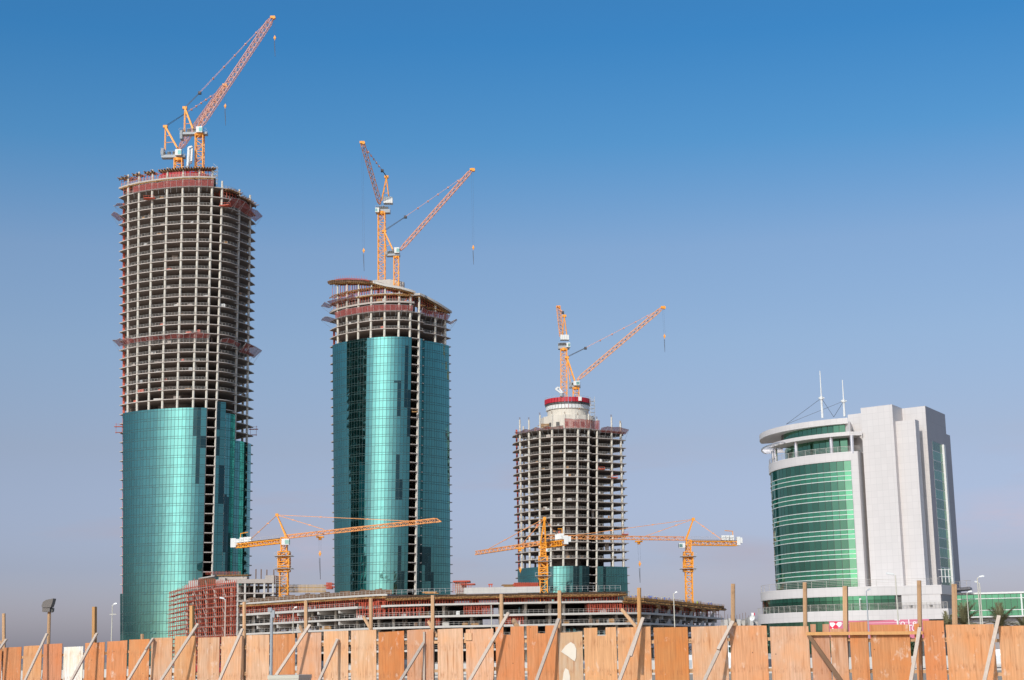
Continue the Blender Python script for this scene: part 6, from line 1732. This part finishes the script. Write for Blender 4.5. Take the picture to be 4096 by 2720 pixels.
# rails behind the boards
for off_, y0 in ((.42, 0), (1.32, 1)):
    for i in range(len(PN) - 1):
        P = PN[i]; Q = PN[i + 1]; a = FP(P[0], P[2], -.06); b = FP(Q[1] if i == len(PN) - 2 else Q[0], Q[2], -.06)
        mb = MB(); zz_ = (a.z + b.z) / 2
        if i % 3 == 0:
            e = FP(PN[min(i + 3, len(PN) - 1)][0], PN[min(i + 3, len(PN) - 1)][2], -.06)
            mb.bar(Vector((a.x, a.y, a.z - off_ - random.uniform(-.03, .03))) - fdir * .1, Vector((e.x, e.y, e.z - off_ - random.uniform(-.03, .03))) + fdir * .1, .05, .095); mb.build('rail', M['post'], hf)
# posts
PO = [(15, 2454, 0), (197, 2448, 7), (378, 2427, 2), (569, 2536, 0), (768, 2423, 0), (977, 2408, 0), (1224, 2402, 0), (1483, 2392, -2), (1731, 2381, 0), (2006, 2376, 0), (2238, 2362, -2), (2556, 2351, -3), (2932, 2335, 0), (3219, 2329, -4), (3381, 2345, -4), (3676, 2322, -6), (3817, 2336, -6)]
for i, (px, y, ln) in enumerate(PO):
    t = FP(px, y, -.16); b = FP(px - ln, 2700, -.16); w = .135 if i != 16 else .17
    dx = (t.x - b.x) / (t.z - b.z); b = Vector((b.x - dx * b.z, b.y, 0)); mb = MB()
    if i in (2, 4, 14): mb.bar(b, t, w * .95, up=fn)
    else: mb.tube(b, t, w * .52, 7 if i % 2 else 6, w * .48)
    o = mb.build('post', M['beam'] if i in (2, 4, 11) else M['post'], hf); c0 = b - worldpos(hf); o.data.transform(Matrix.Translation(-c0)); o.location = c0
# braces: top end on the fence line, foot planted towards the camera
def brace(tx, ty, bx, by, fwd=1.15, w=.10, mat='brace', stop=False, top=.10, name='brace'):
    t = FP(tx, ty, top); b = FP(bx, by, top + fwd)
    if not stop: k = (t.z - .03) / (t.z - b.z); b = t + (b - t) * k
    mb = MB(); mb.bar(b, t, w, .055, up=fn); o = mb.build(name, M[mat], hf); c0 = b - worldpos(hf); o.data.transform(Matrix.Translation(-c0)); o.location = c0; return o
for a in ((26, 2557, -20, 2622, .5), (188, 2535, 101, 2720), (388, 2533, 286, 2720), (613, 2553, 514, 2720), (792, 2495, 645, 2720), (970, 2515, 879, 2720), (1240, 2499, 1092, 2720), (1353, 2558, 1278, 2720), (1696, 2570, 1604, 2720), (2034, 2451, 1880, 2720), (2235, 2475, 2147, 2720), (2573, 2471, 2479, 2720), (2929, 2487, 2819, 2720), (3679, 2511, 3644, 2720, .9), (3996, 2463, 3938, 2720, .9)): brace(*a)
brace(613, 2553, 583, 2599, .3, .07, stop=True, top=.2); brace(2932, 2485, 2872, 2597, .55, .09, stop=True, top=.2); brace(1350, 2558, 1300, 2672, .7, .09, stop=True, top=.2); brace(2568, 2485, 2523, 2625, .7, .09, stop=True, top=.22)
brace(1697, 2527, 1697, 2720, .02, .07, top=.06, name='batten')
for a in ((1455, 2468, 1484, 2518), (1714, 2486, 1749, 2546), (2487, 2437, 2547, 2510), (2931, 2465, 2945, 2503), (1200, 2505, 1212, 2530), (3, 2566, 10, 2580)):
    t = FP(a[0], a[1], -.2 - .5); b = FP(a[2], a[3], -.1); mb = MB(); mb.bar(b, t, .095, .06, up=fn); mb.build('brace_stub', M['post'], hf)
t = FP(2055, 2483, -.9); b = FP(2068, 2505, -.1); mb = MB(); mb.tube(b, t, .085, 9); mb.build('brace_stub', M['post'], hf)
t = FP(3234, 2540, .12); b = FP(3363, 2720, .5); mb = MB(); b = t + (b - t) * ((t.z - .05) / (t.z - b.z)); mb.bar(b, t, .11, .05, up=fn); mb.build('brace', M['brown'], hf)  # dark brown here stands for a brace lying in shade
mb = MB(); mb.bar(FP(3226, 2535, .13), FP(3692, 2531, .13), .06, .092); mb.build('cross_beam', M['beam'], hf)
# small square patch board
mb = MB(); P = [FP(x, y, .07) for x, y in ((1857, 2561), (1887, 2561), (1887, 2532), (1857, 2532))]; bkk = [p - fn * .015 for p in P]; mb.face(P); mb.face(bkk[::-1])
for k in range(4): j = (k + 1) % 4; mb.face([P[j], P[k], bkk[k], bkk[j]])
o = mb.build('plywood_patch', M['ply'], hf); o.color = (.80, .50, .30, 1)
# floodlight on the second post
fl = FP(196, 2448, -.16); fo = thing('floodlight', fl, 'dark box floodlight with visor on top of a leaning fence post at the far left', 'floodlight')
s = (FP(200, 2448, -.16) - FP(160, 2448, -.16)).length / 40
def fp_(dx, dz, dy=0): return Vector((fl.x + dx * s, fl.y + dy, fl.z + dz * s))
mb = MB()
prof = [(-19, 18), (-15, 30), (-6, 36), (16, 40), (13, 26), (9, 14), (-4, 13), (-17, 14)]
A = [fp_(x, z, -.2) for x, z in prof]; B = [fp_(x, z, .2) for x, z in prof]; mb.face(A[::-1]); mb.face(B)
for i in range(len(prof)): j = (i + 1) % len(prof); mb.face([A[i], A[j], B[j], B[i]])
mb.build('lamp_housing', M['lampgrey'] if 'lampgrey' in M else M.setdefault('lampgrey', simple('bronze_grey', (.17, .145, .13), .6)), fo)
mb = MB(); mb.bar(fp_(-17, 7), fp_(6, 7), .34, 13 * s); mb.build('gear_box', M['lampgrey'], fo)
mb = MB(); mb.bar(fp_(10, 5), fp_(10, 12), .12, .1); mb.tube(fp_(8, 4, -.1), fp_(8, 4, .1), .07); mb.build('bracket', M['darksteel'], fo)
# grey pole with camera head and cream cabinet
pp = W(1087, 2436, 46); po = thing('lamp_post', (pp.x, pp.y, 0), 'slim grey steel pole with small square head standing before the fence, behind the cream cabinet', 'pole')
mb = MB(); mb.tube((pp.x, pp.y, 0), (pp.x, pp.y, pp.z), .042, 10); mb.build('pole', M['greysteel'], po)
mb = MB(); mb.box((pp.x - .05, pp.y, pp.z - .02), (.11, .12, .11)); mb.build('camera_head', M['greysteel'], po)
mb = MB(); mb.box((pp.x + .05, pp.y, pp.z - .14), (.07, .1, .2)); mb.build('junction_box', M['greysteel'], po)
c1 = W(1195, 2700, 44); ld_ = W(1070, 2702, 44.4); rd_ = W(1247, 2699, 45.1)
cb = thing('utility_cabinet', (c1.x, c1.y, 0), 'cream metal cabinet top at the bottom edge in front of the fence', 'cabinet')
q_ = [Vector((ld_.x, ld_.y, 0)), Vector((c1.x, c1.y, 0)), Vector((rd_.x, rd_.y, 0))]; q_.append(q_[0] + q_[2] - q_[1]); zc_ = c1.z
mb = MB(); ctr = sum(q_, Vector()) / 4; mb.prism([tuple((ctr + (p - ctr) * .975)[:2]) for p in q_], 0, zc_ - .10); mb.build('cabinet_body', M['cream'], cb)
mb = MB(); mb.prism([tuple(p[:2]) for p in q_], zc_ - .098, zc_); mb.build('lid', M['cream'], cb)
